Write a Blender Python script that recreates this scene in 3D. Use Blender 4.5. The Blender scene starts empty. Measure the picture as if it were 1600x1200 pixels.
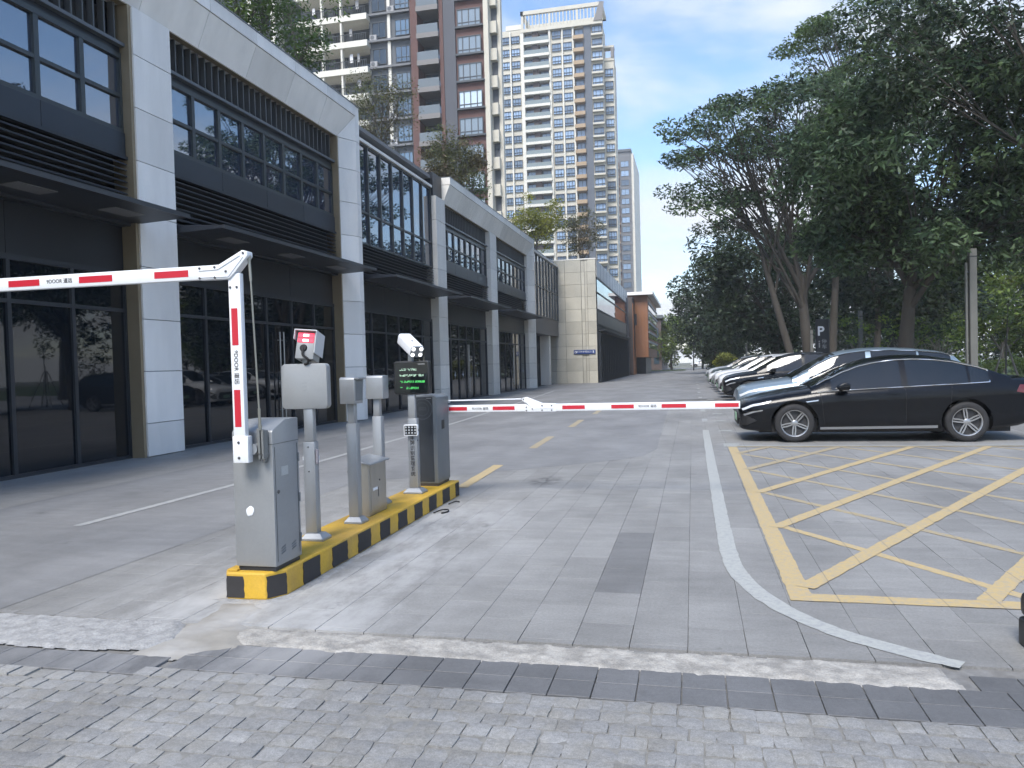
import bpy, bmesh, math, random
import numpy as np
from mathutils import Vector, Matrix

R = math.radians
random.seed(7)
SC = bpy.context.scene
COL = SC.collection

# ------------------------------------------------------------------ camera, sky, sun, exposure
cd = bpy.data.cameras.new("camera")
cam = bpy.data.objects.new("camera", cd)
COL.objects.link(cam)
cd.sensor_width = 36.0
cd.lens = 1215.0 / 1600.0 * 36.0
cd.clip_start = 0.05
cd.clip_end = 3000.0
CAM_M = Matrix.Rotation(R(13.10434), 3, 'Z') @ Matrix.Rotation(R(90 - 1.4313), 3, 'X') @ Matrix.Rotation(R(-1.55), 3, 'Z')
cam.rotation_euler = CAM_M.to_euler()
cam.location = (0, 0, 1.5)
SC.camera = cam

SUN_AZ, SUN_EL = 190.0, 52.0
world = bpy.data.worlds.new("World")
SC.world = world
world.use_nodes = True
wn = world.node_tree
bg = wn.nodes['Background']
sky = wn.nodes.new("ShaderNodeTexSky")
sky.sky_type = 'NISHITA'
sky.sun_disc = False
sky.sun_elevation = R(SUN_EL)
sky.sun_rotation = R(SUN_AZ)
sky.air_density = 1.0
sky.dust_density = 0.5
sky.ozone_density = 2.2
def wnode(t, **k):
    n = wn.nodes.new(t)
    for a, b in k.items():
        setattr(n, a, b)
    return n
tc = wnode("ShaderNodeTexCoord")
sep = wnode("ShaderNodeSeparateXYZ")
wn.links.new(tc.outputs['Generated'], sep.inputs[0])
def wmath(op, a, b=None, c=None):
    n = wnode("ShaderNodeMath", operation=op)
    for i, v in enumerate((a, b, c)):
        if v is None:
            continue
        if isinstance(v, (int, float)):
            n.inputs[i].default_value = v
        else:
            wn.links.new(v, n.inputs[i])
    return n.outputs[0]
zz = wmath('MAXIMUM', wmath('ADD', sep.outputs[2], 0.16), 0.03)
comb = wnode("ShaderNodeCombineXYZ")
wn.links.new(wmath('DIVIDE', sep.outputs[0], zz), comb.inputs[0])
wn.links.new(wmath('DIVIDE', sep.outputs[1], zz), comb.inputs[1])
comb.inputs[2].default_value = 8.2
cn = wnode("ShaderNodeTexNoise")
cn.inputs['Scale'].default_value = 1.15
cn.inputs['Detail'].default_value = 7.0
cn.inputs['Roughness'].default_value = 0.55
cn.inputs['Distortion'].default_value = 0.35
wn.links.new(comb.outputs[0], cn.inputs['Vector'])
low = wnode("ShaderNodeMapRange")              # more cloud towards the horizon
low.inputs[1].default_value = 0.0
low.inputs[2].default_value = 0.42
low.inputs[3].default_value = 0.22
low.inputs[4].default_value = 0.0
wn.links.new(sep.outputs[2], low.inputs[0])
cf = wnode("ShaderNodeMapRange", interpolation_type='SMOOTHSTEP')
cf.inputs[1].default_value = 0.47
cf.inputs[2].default_value = 0.72
wn.links.new(wmath('ADD', cn.outputs['Fac'], low.outputs[0]), cf.inputs[0])
mixc = wnode("ShaderNodeMix", data_type='RGBA')
wn.links.new(cf.outputs[0], mixc.inputs[0])
hs = wnode("ShaderNodeHueSaturation")
hs.inputs['Saturation'].default_value = 1.10
wn.links.new(sky.outputs[0], hs.inputs['Color'])
wn.links.new(hs.outputs[0], mixc.inputs[6])
mixc.inputs[7].default_value = (3.55, 3.75, 4.05, 1)
wn.links.new(mixc.outputs[2], bg.inputs[0])
bg.inputs[1].default_value = 0.073

sd = bpy.data.lights.new("sun", 'SUN')
sun = bpy.data.objects.new("sun", sd)
COL.objects.link(sun)
sd.energy = 1.3
sd.angle = R(24)
sd.color = (1.0, 0.95, 0.88)
sdir = Vector((math.sin(R(SUN_AZ)) * math.cos(R(SUN_EL)), math.cos(R(SUN_AZ)) * math.cos(R(SUN_EL)), math.sin(R(SUN_EL))))
sun.rotation_euler = sdir.to_track_quat('Z', 'Y').to_euler()
sun.location = (30, 20, 60)

vs = SC.view_settings
vs.view_transform = 'Standard'
vs.look = 'None'
vs.exposure = 1.95
vs.gamma = 1.0
vs.use_curve_mapping = False
SC.render.engine = 'CYCLES'
SC.cycles.use_denoising = True
SC.cycles.max_bounces = 5
SC.cycles.volume_bounces = 0
SC.cycles.use_adaptive_sampling = True
SC.cycles.adaptive_threshold = 0.03
SC.cycles.diffuse_bounces = 2
SC.cycles.glossy_bounces = 3
SC.cycles.transmission_bounces = 3
SC.cycles.caustics_reflective = False
SC.cycles.caustics_refractive = False

CAM_INV = np.array(CAM_M.transposed())
def px(p):
    d = CAM_INV @ (np.array(p, float) - np.array([0, 0, 1.5]))
    if d[2] > -0.05:
        return (-9999, -9999)
    return (800 + 1215 * d[0] / -d[2], 600 - 1215 * d[1] / -d[2])

# ------------------------------------------------------------------ materials
MATS = {}
def srgb(r, g, b):
    f = lambda c: (c / 255 / 12.92) if c / 255 <= 0.04045 else ((c / 255 + 0.055) / 1.055) ** 2.4
    return (f(r), f(g), f(b))

def mat(name, col, rough=0.6, metal=0.0, var=0.0, vscale=3.0, rnd=0.0, bump=0.0, bscale=60.0, spec=0.5, ior=1.5,
        col2=None, stretch=None, fine=0.0, fscale=200.0, coat=0.0, rvar=0.0, island=0.0):
    if name in MATS:
        return MATS[name]
    m = bpy.data.materials.new(name)
    m.use_nodes = True
    nt = m.node_tree
    p = nt.nodes['Principled BSDF']
    p.inputs['Base Color'].default_value = (*col, 1)
    p.inputs['Roughness'].default_value = rough
    p.inputs['Metallic'].default_value = metal
    p.inputs['IOR'].default_value = ior
    p.inputs['Specular IOR Level'].default_value = spec
    p.inputs['Coat Weight'].default_value = coat
    p.inputs['Coat Roughness'].default_value = 0.04
    N = lambda t: nt.nodes.new(t)
    L = nt.links.new
    geo = N("ShaderNodeNewGeometry")
    vec = geo.outputs['Position']
    if stretch:
        mp = N("ShaderNodeMapping")
        mp.inputs['Scale'].default_value = stretch
        L(vec, mp.inputs[0])
        vec = mp.outputs[0]
    val = None
    def addv(sock, amt):
        nonlocal val
        mr = N("ShaderNodeMapRange")
        mr.inputs[1].default_value = 0.25
        mr.inputs[2].default_value = 0.75
        mr.inputs[3].default_value = 1 - amt
        mr.inputs[4].default_value = 1 + amt
        L(sock, mr.inputs[0])
        if val is None:
            val = mr.outputs[0]
        else:
            mu = N("ShaderNodeMath")
            mu.operation = 'MULTIPLY'
            L(val, mu.inputs[0])
            L(mr.outputs[0], mu.inputs[1])
            val = mu.outputs[0]
    base = None
    if var > 0 or col2:
        nz = N("ShaderNodeTexNoise")
        nz.inputs['Scale'].default_value = vscale
        nz.inputs['Detail'].default_value = 6
        nz.inputs['Roughness'].default_value = 0.6
        L(vec, nz.inputs['Vector'])
        if var > 0:
            addv(nz.outputs['Fac'], var)
        if rvar > 0:
            rr = N("ShaderNodeMapRange")
            rr.inputs[1].default_value = 0.3
            rr.inputs[2].default_value = 0.7
            rr.inputs[3].default_value = rough - rvar
            rr.inputs[4].default_value = rough + rvar
            L(nz.outputs['Fac'], rr.inputs[0])
            L(rr.outputs[0], p.inputs['Roughness'])
        if col2:
            nz2 = N("ShaderNodeTexNoise")
            nz2.inputs['Scale'].default_value = vscale * 0.45
            nz2.inputs['Detail'].default_value = 5
            L(vec, nz2.inputs['Vector'])
            mr = N("ShaderNodeMapRange")
            mr.inputs[1].default_value = 0.42
            mr.inputs[2].default_value = 0.62
            L(nz2.outputs['Fac'], mr.inputs[0])
            mx = N("ShaderNodeMix")
            mx.data_type = 'RGBA'
            L(mr.outputs[0], mx.inputs[0])
            mx.inputs[6].default_value = (*col, 1)
            mx.inputs[7].default_value = (*col2, 1)
            base = mx.outputs[2]
    if fine > 0:
        nf = N("ShaderNodeTexNoise")
        nf.inputs['Scale'].default_value = fscale
        nf.inputs['Detail'].default_value = 2
        L(geo.outputs['Position'], nf.inputs['Vector'])
        addv(nf.outputs['Fac'], fine)
    if rnd > 0:
        oi = N("ShaderNodeObjectInfo")
        addv(oi.outputs['Random'], rnd)
    if island > 0:
        addv(geo.outputs['Random Per Island'], island)
    if val is not None:
        mu = N("ShaderNodeVectorMath")
        mu.operation = 'SCALE'
        if base is not None:
            L(base, mu.inputs[0])
        else:
            mu.inputs[0].default_value = col
        L(val, mu.inputs['Scale'])
        base = mu.outputs[0]
    if base is not None:
        L(base, p.inputs['Base Color'])
    if bump > 0:
        nb = N("ShaderNodeTexNoise")
        nb.inputs['Scale'].default_value = bscale
        nb.inputs['Detail'].default_value = 4
        L(geo.outputs['Position'], nb.inputs['Vector'])
        b = N("ShaderNodeBump")
        b.inputs['Strength'].default_value = 1.0
        b.inputs['Distance'].default_value = bump
        L(nb.outputs['Fac'], b.inputs['Height'])
        L(b.outputs[0], p.inputs['Normal'])
    MATS[name] = m
    return m

def leafmat(name, col, var=0.5, trans=0.35, hue=None):
    m = bpy.data.materials.new(name)
    m.use_nodes = True
    nt = m.node_tree
    p = nt.nodes['Principled BSDF']
    out = nt.nodes['Material Output']
    N, L = nt.nodes.new, nt.links.new
    geo = N("ShaderNodeNewGeometry")
    nz = N("ShaderNodeTexNoise")
    nz.inputs['Scale'].default_value = 0.55
    nz.inputs['Detail'].default_value = 3
    L(geo.outputs['Position'], nz.inputs['Vector'])
    mr = N("ShaderNodeMapRange")
    mr.inputs[3].default_value = 1 - var
    mr.inputs[4].default_value = 1 + var
    L(geo.outputs['Random Per Island'], mr.inputs[0])
    mx = N("ShaderNodeMix")
    mx.data_type = 'RGBA'
    mr2 = N("ShaderNodeMapRange")
    mr2.inputs[1].default_value = 0.38
    mr2.inputs[2].default_value = 0.66
    L(nz.outputs['Fac'], mr2.inputs[0])
    L(mr2.outputs[0], mx.inputs[0])
    mx.inputs[6].default_value = (*col, 1)
    h = hue or (col[0] * 1.5, col[1] * 1.35, col[2] * 0.9)
    mx.inputs[7].default_value = (*h, 1)
    sc = N("ShaderNodeVectorMath")
    sc.operation = 'SCALE'
    L(mx.outputs[2], sc.inputs[0])
    L(mr.outputs[0], sc.inputs['Scale'])
    L(sc.outputs[0], p.inputs['Base Color'])
    p.inputs['Roughness'].default_value = 0.5
    p.inputs['Specular IOR Level'].default_value = 0.35
    tr = N("ShaderNodeBsdfTranslucent")
    L(sc.outputs[0], tr.inputs[0])
    ms = N("ShaderNodeMixShader")
    ms.inputs[0].default_value = trans
    L(p.outputs[0], ms.inputs[1])
    L(tr.outputs[0], ms.inputs[2])
    L(ms.outputs[0], out.inputs[0])
    MATS[name] = m
    return m

def emit(name, col, strength):
    m = bpy.data.materials.new(name)
    m.use_nodes = True
    p = m.node_tree.nodes['Principled BSDF']
    p.inputs['Base Color'].default_value = (*col, 1)
    p.inputs['Emission Color'].default_value = (*col, 1)
    p.inputs['Emission Strength'].default_value = strength
    MATS[name] = m
    return m

def glass(name, col, ior=2.2, rough=0.015, wave=0.0004):
    m = mat(name, col, rough=rough, ior=ior, bump=wave, bscale=1.6, rnd=.45 if 'tower' in name else 0.0)
    return m

G_UP = glass('glass_upper', (0.018, 0.030, 0.060), 3.3)
G_DN = glass('glass_shop', (0.003, 0.006, 0.010), 1.55, 0.02)
G_TW = glass('glass_tower', (0.05, 0.08, 0.11), 2.3, 0.06, 0.0)
M_STONE = mat('stone_grey', (0.79, 0.765, 0.725), 0.55, var=0.12, vscale=1.6, rnd=0.07, fine=0.04, fscale=90, stretch=(1, 1, .22))
M_STONEB = mat('stone_beige', (0.44, 0.42, 0.355), 0.6, var=0.10, vscale=1.0, rnd=0.10, fine=0.05, fscale=60)
M_STONEC = mat('stone_warm', (0.70, 0.675, 0.62), 0.6, var=0.12, vscale=1.4, stretch=(1, 1, .22), rnd=0.09, fine=0.05, fscale=60)
M_GOLD = mat('bronze_trim', (0.29, 0.235, 0.155), 0.45, metal=0.35, var=0.12, vscale=2)
M_FRAME = mat('dark_frame', (0.017, 0.021, 0.028), 0.45, var=0.15, vscale=2)
M_SPAN = mat('spandrel_slate', (0.018, 0.025, 0.036), 0.38, var=0.15, vscale=1.4, rnd=0.12)
M_LOUV = mat('louvre_dark', (0.026, 0.031, 0.041), 0.5, rnd=0.15)
M_VOID = mat('void_dark', (0.010, 0.011, 0.013), 0.8)
M_CANOPY = mat('canopy_grey', (0.024, 0.028, 0.036), 0.45, var=0.15, vscale=1.5)
M_SOFFIT = mat('soffit_light', (0.30, 0.30, 0.30), 0.6)
M_STEEL = mat('brushed_steel', (0.33, 0.345, 0.36), 0.42, metal=0.55, var=0.09, vscale=5, fine=0.04, fscale=140, stretch=(1, 1, .3))
M_STEELW = mat('stainless_warm', (0.40, 0.38, 0.34), 0.34, metal=0.75, var=0.12, vscale=6, stretch=(1, 1, .25))
M_CAB = mat('cabinet_grey', (0.285, 0.295, 0.30), 0.42, metal=0.25, var=0.07, vscale=3, fine=.03, fscale=60, rvar=.06)
M_CABD = mat('cabinet_charcoal', (0.030, 0.035, 0.042), 0.4, var=0.08, vscale=4)
M_CABS = mat('cabinet_side', (0.16, 0.175, 0.185), 0.42, metal=0.2, var=0.06, vscale=4)
M_WHITE = mat('white_paint', (0.74, 0.76, 0.78), 0.4, var=0.04, vscale=6)
M_RED = mat('red_reflector', (0.50, 0.018, 0.035), 0.35)
M_BLACK = mat('black_plastic', (0.012, 0.013, 0.015), 0.45, var=0.2, vscale=8)
M_RUBBER = mat('rubber', (0.018, 0.018, 0.019), 0.75, var=0.2, vscale=9)
M_YEL = mat('kerb_yellow', (0.60, 0.37, 0.035), 0.6, var=0.14, vscale=5, fine=0.08, fscale=70, col2=(0.50, 0.31, 0.06), bump=0.002, bscale=40)
M_KBLK = mat('kerb_black', (0.030, 0.028, 0.028), 0.7, var=0.2, vscale=8, bump=0.002, bscale=40)
M_INK = mat('ink', (0.03, 0.03, 0.035), 0.6)
M_BLUE = mat('sign_blue', (0.015, 0.045, 0.19), 0.45)
M_WINK = mat('white_letter', (0.75, 0.77, 0.8), 0.5)
M_BOLT = mat('bolt_steel', (0.12, 0.12, 0.125), 0.4, metal=0.7)
E_WHITE = emit('lamp_white', (1.0, 1.0, 1.0), 1.0)
E_GREEN = emit('led_green', (0.10, 0.70, 0.16), .11)
E_PALE = emit('led_pale', (0.55, 0.80, 0.60), .14)

# ------------------------------------------------------------------ object helpers
def link(o):
    COL.objects.link(o)
    return o

def tag(o, label=None, cat=None, group=None, kind=None):
    if label: o['label'] = label
    if cat: o['category'] = cat
    if group: o['group'] = group
    if kind: o['kind'] = kind
    return o

def thing(name, label, cat, loc=(0, 0, 0), group=None):
    o = bpy.data.objects.new(name, None)
    o.empty_display_size = 0.1
    link(o)
    o.location = loc
    return tag(o, label, cat, group)

def adopt(o, parent):
    if parent is None:
        return o
    o.parent = parent
    if parent.type == 'EMPTY' and parent.parent is None:
        o.matrix_parent_inverse = Matrix.Translation(parent.location).inverted()
    return o

def piece(name, me, parent, loc=(0, 0, 0), rot=(0, 0, 0), scale=(1, 1, 1), m=None):
    """A mesh object at world coordinates; the mesh may be shared."""
    o = bpy.data.objects.new(name, me)
    link(o)
    o.location = loc
    o.rotation_euler = rot
    o.scale = scale
    if m is not None:
        if len(me.materials) == 0:
            me.materials.append(m)
        if me.materials[0] is not m:
            o.material_slots[0].link = 'OBJECT'
            o.material_slots[0].material = m
    return adopt(o, parent)

class MB:
    def __init__(s):
        s.v, s.f = [], []
    def add(s, vs, fs):
        b = len(s.v)
        s.v += [tuple(v) for v in vs]
        s.f += [tuple(b + i for i in f) for f in fs]
        return s
    def box(s, x0, x1, y0, y1, z0, z1, M=None):
        vs = [Vector((x, y, z)) for x in (x0, x1) for y in (y0, y1) for z in (z0, z1)]
        if M is not None:
            vs = [M @ v for v in vs]
        return s.add(vs, [(0, 1, 3, 2), (4, 6, 7, 5), (0, 4, 5, 1), (2, 3, 7, 6), (0, 2, 6, 4), (1, 5, 7, 3)])
    def prism(s, poly, a0, a1, axis='y', M=None):
        """poly: list of 2-D points; extruded along axis. y: (x,z); x: (y,z); z: (x,y)."""
        n = len(poly)
        def mk(p, a):
            return {'y': (p[0], a, p[1]), 'x': (a, p[0], p[1]), 'z': (p[0], p[1], a)}[axis]
        vs = [Vector(mk(p, a0)) for p in poly] + [Vector(mk(p, a1)) for p in poly]
        if M is not None:
            vs = [M @ v for v in vs]
        fs = [tuple(range(n))[::-1], tuple(range(n, 2 * n))] + [(i, (i + 1) % n, n + (i + 1) % n, n + i) for i in range(n)]
        return s.add(vs, fs)
    def tube(s, pts, r, n=8, caps=True):
        pts = [Vector(p) for p in pts]
        rs = r if isinstance(r, (list, tuple)) else [r] * len(pts)
        rings = []
        up = None
        for i, p in enumerate(pts):
            d = (pts[min(i + 1, len(pts) - 1)] - pts[max(i - 1, 0)])
            if d.length < 1e-9: d = Vector((0, 0, 1))
            d.normalize()
            if up is None:
                up = Vector((1, 0, 0)) if abs(d.x) < 0.8 else Vector((0, 1, 0))
            a = d.cross(up)
            if a.length < 1e-6: a = d.orthogonal()
            a.normalize()
            b = d.cross(a).normalized()
            up = -b if False else up
            rings.append([p + (a * math.cos(2 * math.pi * k / n) + b * math.sin(2 * math.pi * k / n)) * rs[i] for k in range(n)])
        vs = [v for rg in rings for v in rg]
        fs = []
        for i in range(len(pts) - 1):
            for k in range(n):
                fs.append((i * n + k, i * n + (k + 1) % n, (i + 1) * n + (k + 1) % n, (i + 1) * n + k))
        if caps:
            fs.append(tuple(range(n))[::-1])
            fs.append(tuple(range((len(pts) - 1) * n, len(pts) * n)))
        return s.add(vs, fs)
    def lathe(s, prof, n=32, M=None, axis='y'):
        """prof: list of (radius, height) revolved about an axis."""
        vs = []
        for (r, h) in prof:
            for k in range(n):
                a = 2 * math.pi * k / n
                c, q = r * math.cos(a), r * math.sin(a)
                v = Vector({'y': (c, h, q), 'z': (c, q, h), 'x': (h, c, q)}[axis])
                vs.append(M @ v if M is not None else v)
        fs = []
        for i in range(len(prof) - 1):
            for k in range(n):
                fs.append((i * n + k, i * n + (k + 1) % n, (i + 1) * n + (k + 1) % n, (i + 1) * n + k))
        return s.add(vs, fs)
    def mesh(s, name, m=None, smooth=None, bevel=0.0, seg=1):
        me = bpy.data.meshes.new(name)
        me.from_pydata(s.v, [], s.f)
        me.update()
        bm = bmesh.new()
        bm.from_mesh(me)
        bmesh.ops.recalc_face_normals(bm, faces=bm.faces)
        if bevel > 0:
            es = [e for e in bm.edges if len(e.link_faces) == 2 and e.calc_face_angle(0) > 0.5]
            bmesh.ops.bevel(bm, geom=es, offset=bevel, segments=seg, affect='EDGES', profile=0.5, clamp_overlap=True)
        bm.to_mesh(me)
        bm.free()
        if smooth is not None:
            me.shade_smooth()
            me.set_sharp_from_angle(angle=R(smooth))
        if m is not None:
            me.materials.append(m)
        return me
    def build(s, name, m, parent=None, smooth=None, bevel=0.0, seg=1):
        me = s.mesh(name, m, smooth, bevel, seg)
        return piece(name, me, parent)

def rrect(w, h, r, n=5):
    pts = []
    for cx, cy, a0 in ((w / 2 - r, h / 2 - r, 0), (-w / 2 + r, h / 2 - r, 90), (-w / 2 + r, -h / 2 + r, 180), (w / 2 - r, -h / 2 + r, 270)):
        for k in range(n + 1):
            a = R(a0 + 90 * k / n)
            pts.append((cx + r * math.cos(a), cy + r * math.sin(a)))
    return pts

def text_obj(name, body, size, m, parent, M, align='CENTER', vertical=False, spacing=1.0, offset=0.0):
    cu = bpy.data.curves.new(name, 'FONT')
    cu.body = body
    cu.size = size
    cu.align_x = align
    cu.align_y = 'CENTER'
    cu.space_character = spacing
    cu.space_line = 0.95
    cu.offset = offset
    cu.extrude = 0.0006
    t = bpy.data.objects.new(name, cu)
    link(t)
    bpy.context.view_layer.update()
    dg = bpy.context.evaluated_depsgraph_get()
    me = bpy.data.meshes.new_from_object(t.evaluated_get(dg))
    bpy.data.objects.remove(t)
    bpy.data.curves.remove(cu)
    me.transform(M)
    me.materials.clear()
    me.materials.append(m)
    me.name = name
    return piece(name, me, parent)

FACE_Y = Matrix.Rotation(R(90), 4, 'X')          # text seen by someone looking along +Y
def at(x, y, z):
    return Matrix.Translation((x, y, z))

# ------------------------------------------------------------------ ground, road, pavements
def sheet(name, poly, z, m, kind='structure', parent=None, thick=0.0):
    me = bpy.data.meshes.new(name)
    bm = bmesh.new()
    f = bm.faces.new([bm.verts.new((x, y, z)) for x, y in poly])
    if f.normal.z < 0 or f.calc_area() and f.normal.z < 0:
        bmesh.ops.reverse_faces(bm, faces=[f])
    bm.normal_update()
    if f.normal.z < 0:
        f.normal_flip()
    bmesh.ops.triangulate(bm, faces=bm.faces)
    bm.to_mesh(me)
    bm.free()
    me.materials.append(m)
    o = piece(name, me, parent)
    if kind and parent is None:
        o['kind'] = kind
    return o

def dusty(name, col, rough, dust_col, rnd, fine, fscale, bump, tint=None):
    """Pavement material: tone drift, grain and the pale cement dust trodden round the kerbed island."""
    m = bpy.data.materials.new(name)
    m.use_nodes = True
    nt = m.node_tree
    p = nt.nodes['Principled BSDF']
    p.inputs['Roughness'].default_value = rough
    p.inputs['Specular IOR Level'].default_value = 0.35
    N, L = nt.nodes.new, nt.links.new
    geo = N("ShaderNodeNewGeometry")
    pos = geo.outputs['Position']
    def noise(scale, detail=5, st=None, rg=0.6):
        v = pos
        if st:
            mp = N("ShaderNodeMapping")
            mp.inputs['Scale'].default_value = st
            L(pos, mp.inputs[0])
            v = mp.outputs[0]
        n = N("ShaderNodeTexNoise")
        n.inputs['Scale'].default_value = scale
        n.inputs['Detail'].default_value = detail
        n.inputs['Roughness'].default_value = rg
        L(v, n.inputs['Vector'])
        return n.outputs['Fac']
    def rng(s, a, b, c, d, smooth=False):
        r = N("ShaderNodeMapRange")
        if smooth: r.interpolation_type = 'SMOOTHSTEP'
        for i, v in enumerate((a, b, c, d)):
            r.inputs[i + 1].default_value = v
        L(s, r.inputs[0])
        return r.outputs[0]
    def mth(op, a, b):
        n = N("ShaderNodeMath")
        n.operation = op
        for i, v in enumerate((a, b)):
            if isinstance(v, (int, float)): n.inputs[i].default_value = v
            else: L(v, n.inputs[i])
        return n.outputs[0]
    val = rng(noise(0.9, 6, (1.0, 0.45, 1)), 0.3, 0.7, 0.78, 1.22)
    val = mth('MULTIPLY', val, rng(noise(5.0, 5, (0.5, 1.6, 1)), 0.3, 0.7, 0.90, 1.10))
    val = mth('MULTIPLY', val, rng(noise(fscale, 2), 0.3, 0.7, 1 - fine, 1 + fine))
    val = mth('MULTIPLY', val, rng(noise(fscale * .28, 4), 0.32, 0.68, 1 - fine * .75, 1 + fine * .75))
    if rnd:
        oi = N("ShaderNodeObjectInfo")
        val = mth('MULTIPLY', val, rng(oi.outputs['Random'], 0, 1, 1 - rnd, 1 + rnd))
        val = mth('MULTIPLY', val, rng(geo.outputs['Random Per Island'], 0, 1, 1 - rnd * .6, 1 + rnd * .6))
    sc = N("ShaderNodeVectorMath")
    sc.operation = 'SCALE'
    if tint:
        mt = N("ShaderNodeMix")
        mt.data_type = 'RGBA'
        L(rng(noise(6, 3), 0.45, 0.6, 0, 1), mt.inputs[0])
        mt.inputs[6].default_value = (*col, 1)
        mt.inputs[7].default_value = (*tint, 1)
        L(mt.outputs[2], sc.inputs[0])
    else:
        sc.inputs[0].default_value = col
    L(val, sc.inputs['Scale'])
    sx = N("ShaderNodeSeparateXYZ")
    L(pos, sx.inputs[0])
    X, Y = sx.outputs[0], sx.outputs[1]
    dx = mth('ABSOLUTE', mth('ADD', X, 2.75), 0)
    near = rng(dx, 0.15, 1.75, 1.0, 0.0, True)
    near = mth('MULTIPLY', near, rng(Y, 6.5, 10.0, 1.0, 0.0, True))
    near = mth('MULTIPLY', near, rng(Y, 3.0, 3.8, 0.25, 1.0, True))
    patch = rng(noise(1.6, 8, (1.3, 0.55, 1), 0.68), 0.36, 0.64, 0.0, 1.0, True)
    d = mth('MULTIPLY', mth('MULTIPLY', near, patch), 0.95)
    mx = N("ShaderNodeMix")
    mx.data_type = 'RGBA'
    L(d, mx.inputs[0])
    L(sc.outputs[0], mx.inputs[6])
    mx.inputs[7].default_value = (*dust_col, 1)
    # oil spots: one by the boom, fainter ones scattered along the lane
    ex = mth('DIVIDE', mth('ADD', X, 1.86), 0.26)
    ey = mth('DIVIDE', mth('ADD', Y, -9.75), 0.55)
    e2 = mth('ADD', mth('MULTIPLY', ex, ex), mth('MULTIPLY', ey, ey))
    spot = mth('MULTIPLY', rng(e2, 0.05, 1.0, 1.0, 0.0, True), rng(noise(9, 5), 0.40, 0.58, 0.0, 0.55))
    drip = mth('MULTIPLY', rng(noise(1.9, 3), 0.66, 0.72, 0.0, 1.0, True), rng(noise(14, 4), 0.45, 0.6, 0.0, 0.30))
    st = N("ShaderNodeVectorMath")
    st.operation = 'SCALE'
    L(mx.outputs[2], st.inputs[0])
    L(mth('SUBTRACT', 1.0, mth('ADD', spot, drip)), st.inputs['Scale'])
    L(st.outputs[0], p.inputs['Base Color'])
    nb = noise(bump[1], 4)
    b = N("ShaderNodeBump")
    b.inputs['Distance'].default_value = bump[0]
    L(nb, b.inputs['Height'])
    L(b.outputs[0], p.inputs['Normal'])
    MATS[name] = m
    return m

DUST = (0.44, 0.44, 0.435)
M_GROUND = mat('ground_soil', (0.16, 0.165, 0.13), 0.9, var=0.25, vscale=0.4)
M_SLAB = dusty('granite_slab', (0.222, 0.220, 0.212), 0.62, DUST, 0.075, 0.15, 190, (0.0006, 300))
M_SLABD = dusty('granite_slab_dark', (0.162, 0.162, 0.160), 0.62, (0.30, 0.30, 0.30), 0.04, 0.10, 190, (0.0006, 300))
M_ASPH = dusty('worn_road', (0.205, 0.206, 0.207), 0.66, DUST, 0.0, 0.07, 120, (0.0008, 220))
M_BAND = dusty('band_slab', (0.125, 0.127, 0.130), 0.6, (0.30, 0.30, 0.30), 0.10, 0.12, 190, (0.0008, 260))
M_COB = dusty('granite_sett', (0.232, 0.233, 0.230), 0.75, (0.30, 0.30, 0.295), 0.11, 0.20, 170, (0.0016, 140), tint=(0.230, 0.226, 0.212))
M_GROUT = mat('grout', (0.185, 0.183, 0.176), 0.9, var=0.3, vscale=14, col2=(0.17, 0.165, 0.155))
M_CEM = mat('rough_cement', (0.36, 0.345, 0.315), 0.85, var=0.20, vscale=20, col2=(0.25, 0.24, 0.22), fine=0.20, fscale=120, bump=0.006, bscale=60)
M_CEMW = mat('chalky_cement', (0.33, 0.33, 0.325), 0.85, var=0.18, vscale=24, col2=(0.255, 0.255, 0.252), fine=0.20, fscale=120, bump=0.006, bscale=60)
M_PATCH = mat('smooth_cement', (0.27, 0.255, 0.225), 0.8, var=0.14, vscale=5, col2=(0.35, 0.34, 0.32), bump=0.002, bscale=25)

ground = sheet('ground', [(-170, -45), (170, -45), (170, 420), (-170, 420)], -0.09, M_GROUND)
road = sheet('road', [(-9.9, 3.7), (9.5, 3.7), (9.5, 30), (-9.9, 30)], -0.014, M_GROUT)
tag(road, kind='structure')

def edge_poly(p, w, seed):
    """Ragged outline through the points p."""
    rn = random.Random(seed)
    out = []
    for i in range(len(p)):
        a, b = Vector(p[i]), Vector(p[(i + 1) % len(p)])
        n = max(1, int((b - a).length / 0.05))
        for k in range(n):
            q = a.lerp(b, k / n)
            out.append((q.x + rn.uniform(-w, w), q.y + rn.uniform(-w, w)))
    return out

# worn carriageway laid over the slabs: far part with its rounded corner, and the lane along the shops
asph = [(-9.9, 4.10), (-4.42, 4.10), (-4.36, 9.6), (-3.6, 10.0), (-3.05, 10.25), (-2.1, 11.05), (-1.2, 11.8), (-0.78, 12.4), (-0.62, 13.4), (-0.66, 16),
        (-0.75, 24), (-0.75, 30), (9.5, 30), (9.5, 34), (6.2, 150), (-9.9, 150)]
sheet('carriageway', asph, 0.0020, M_ASPH)

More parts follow.
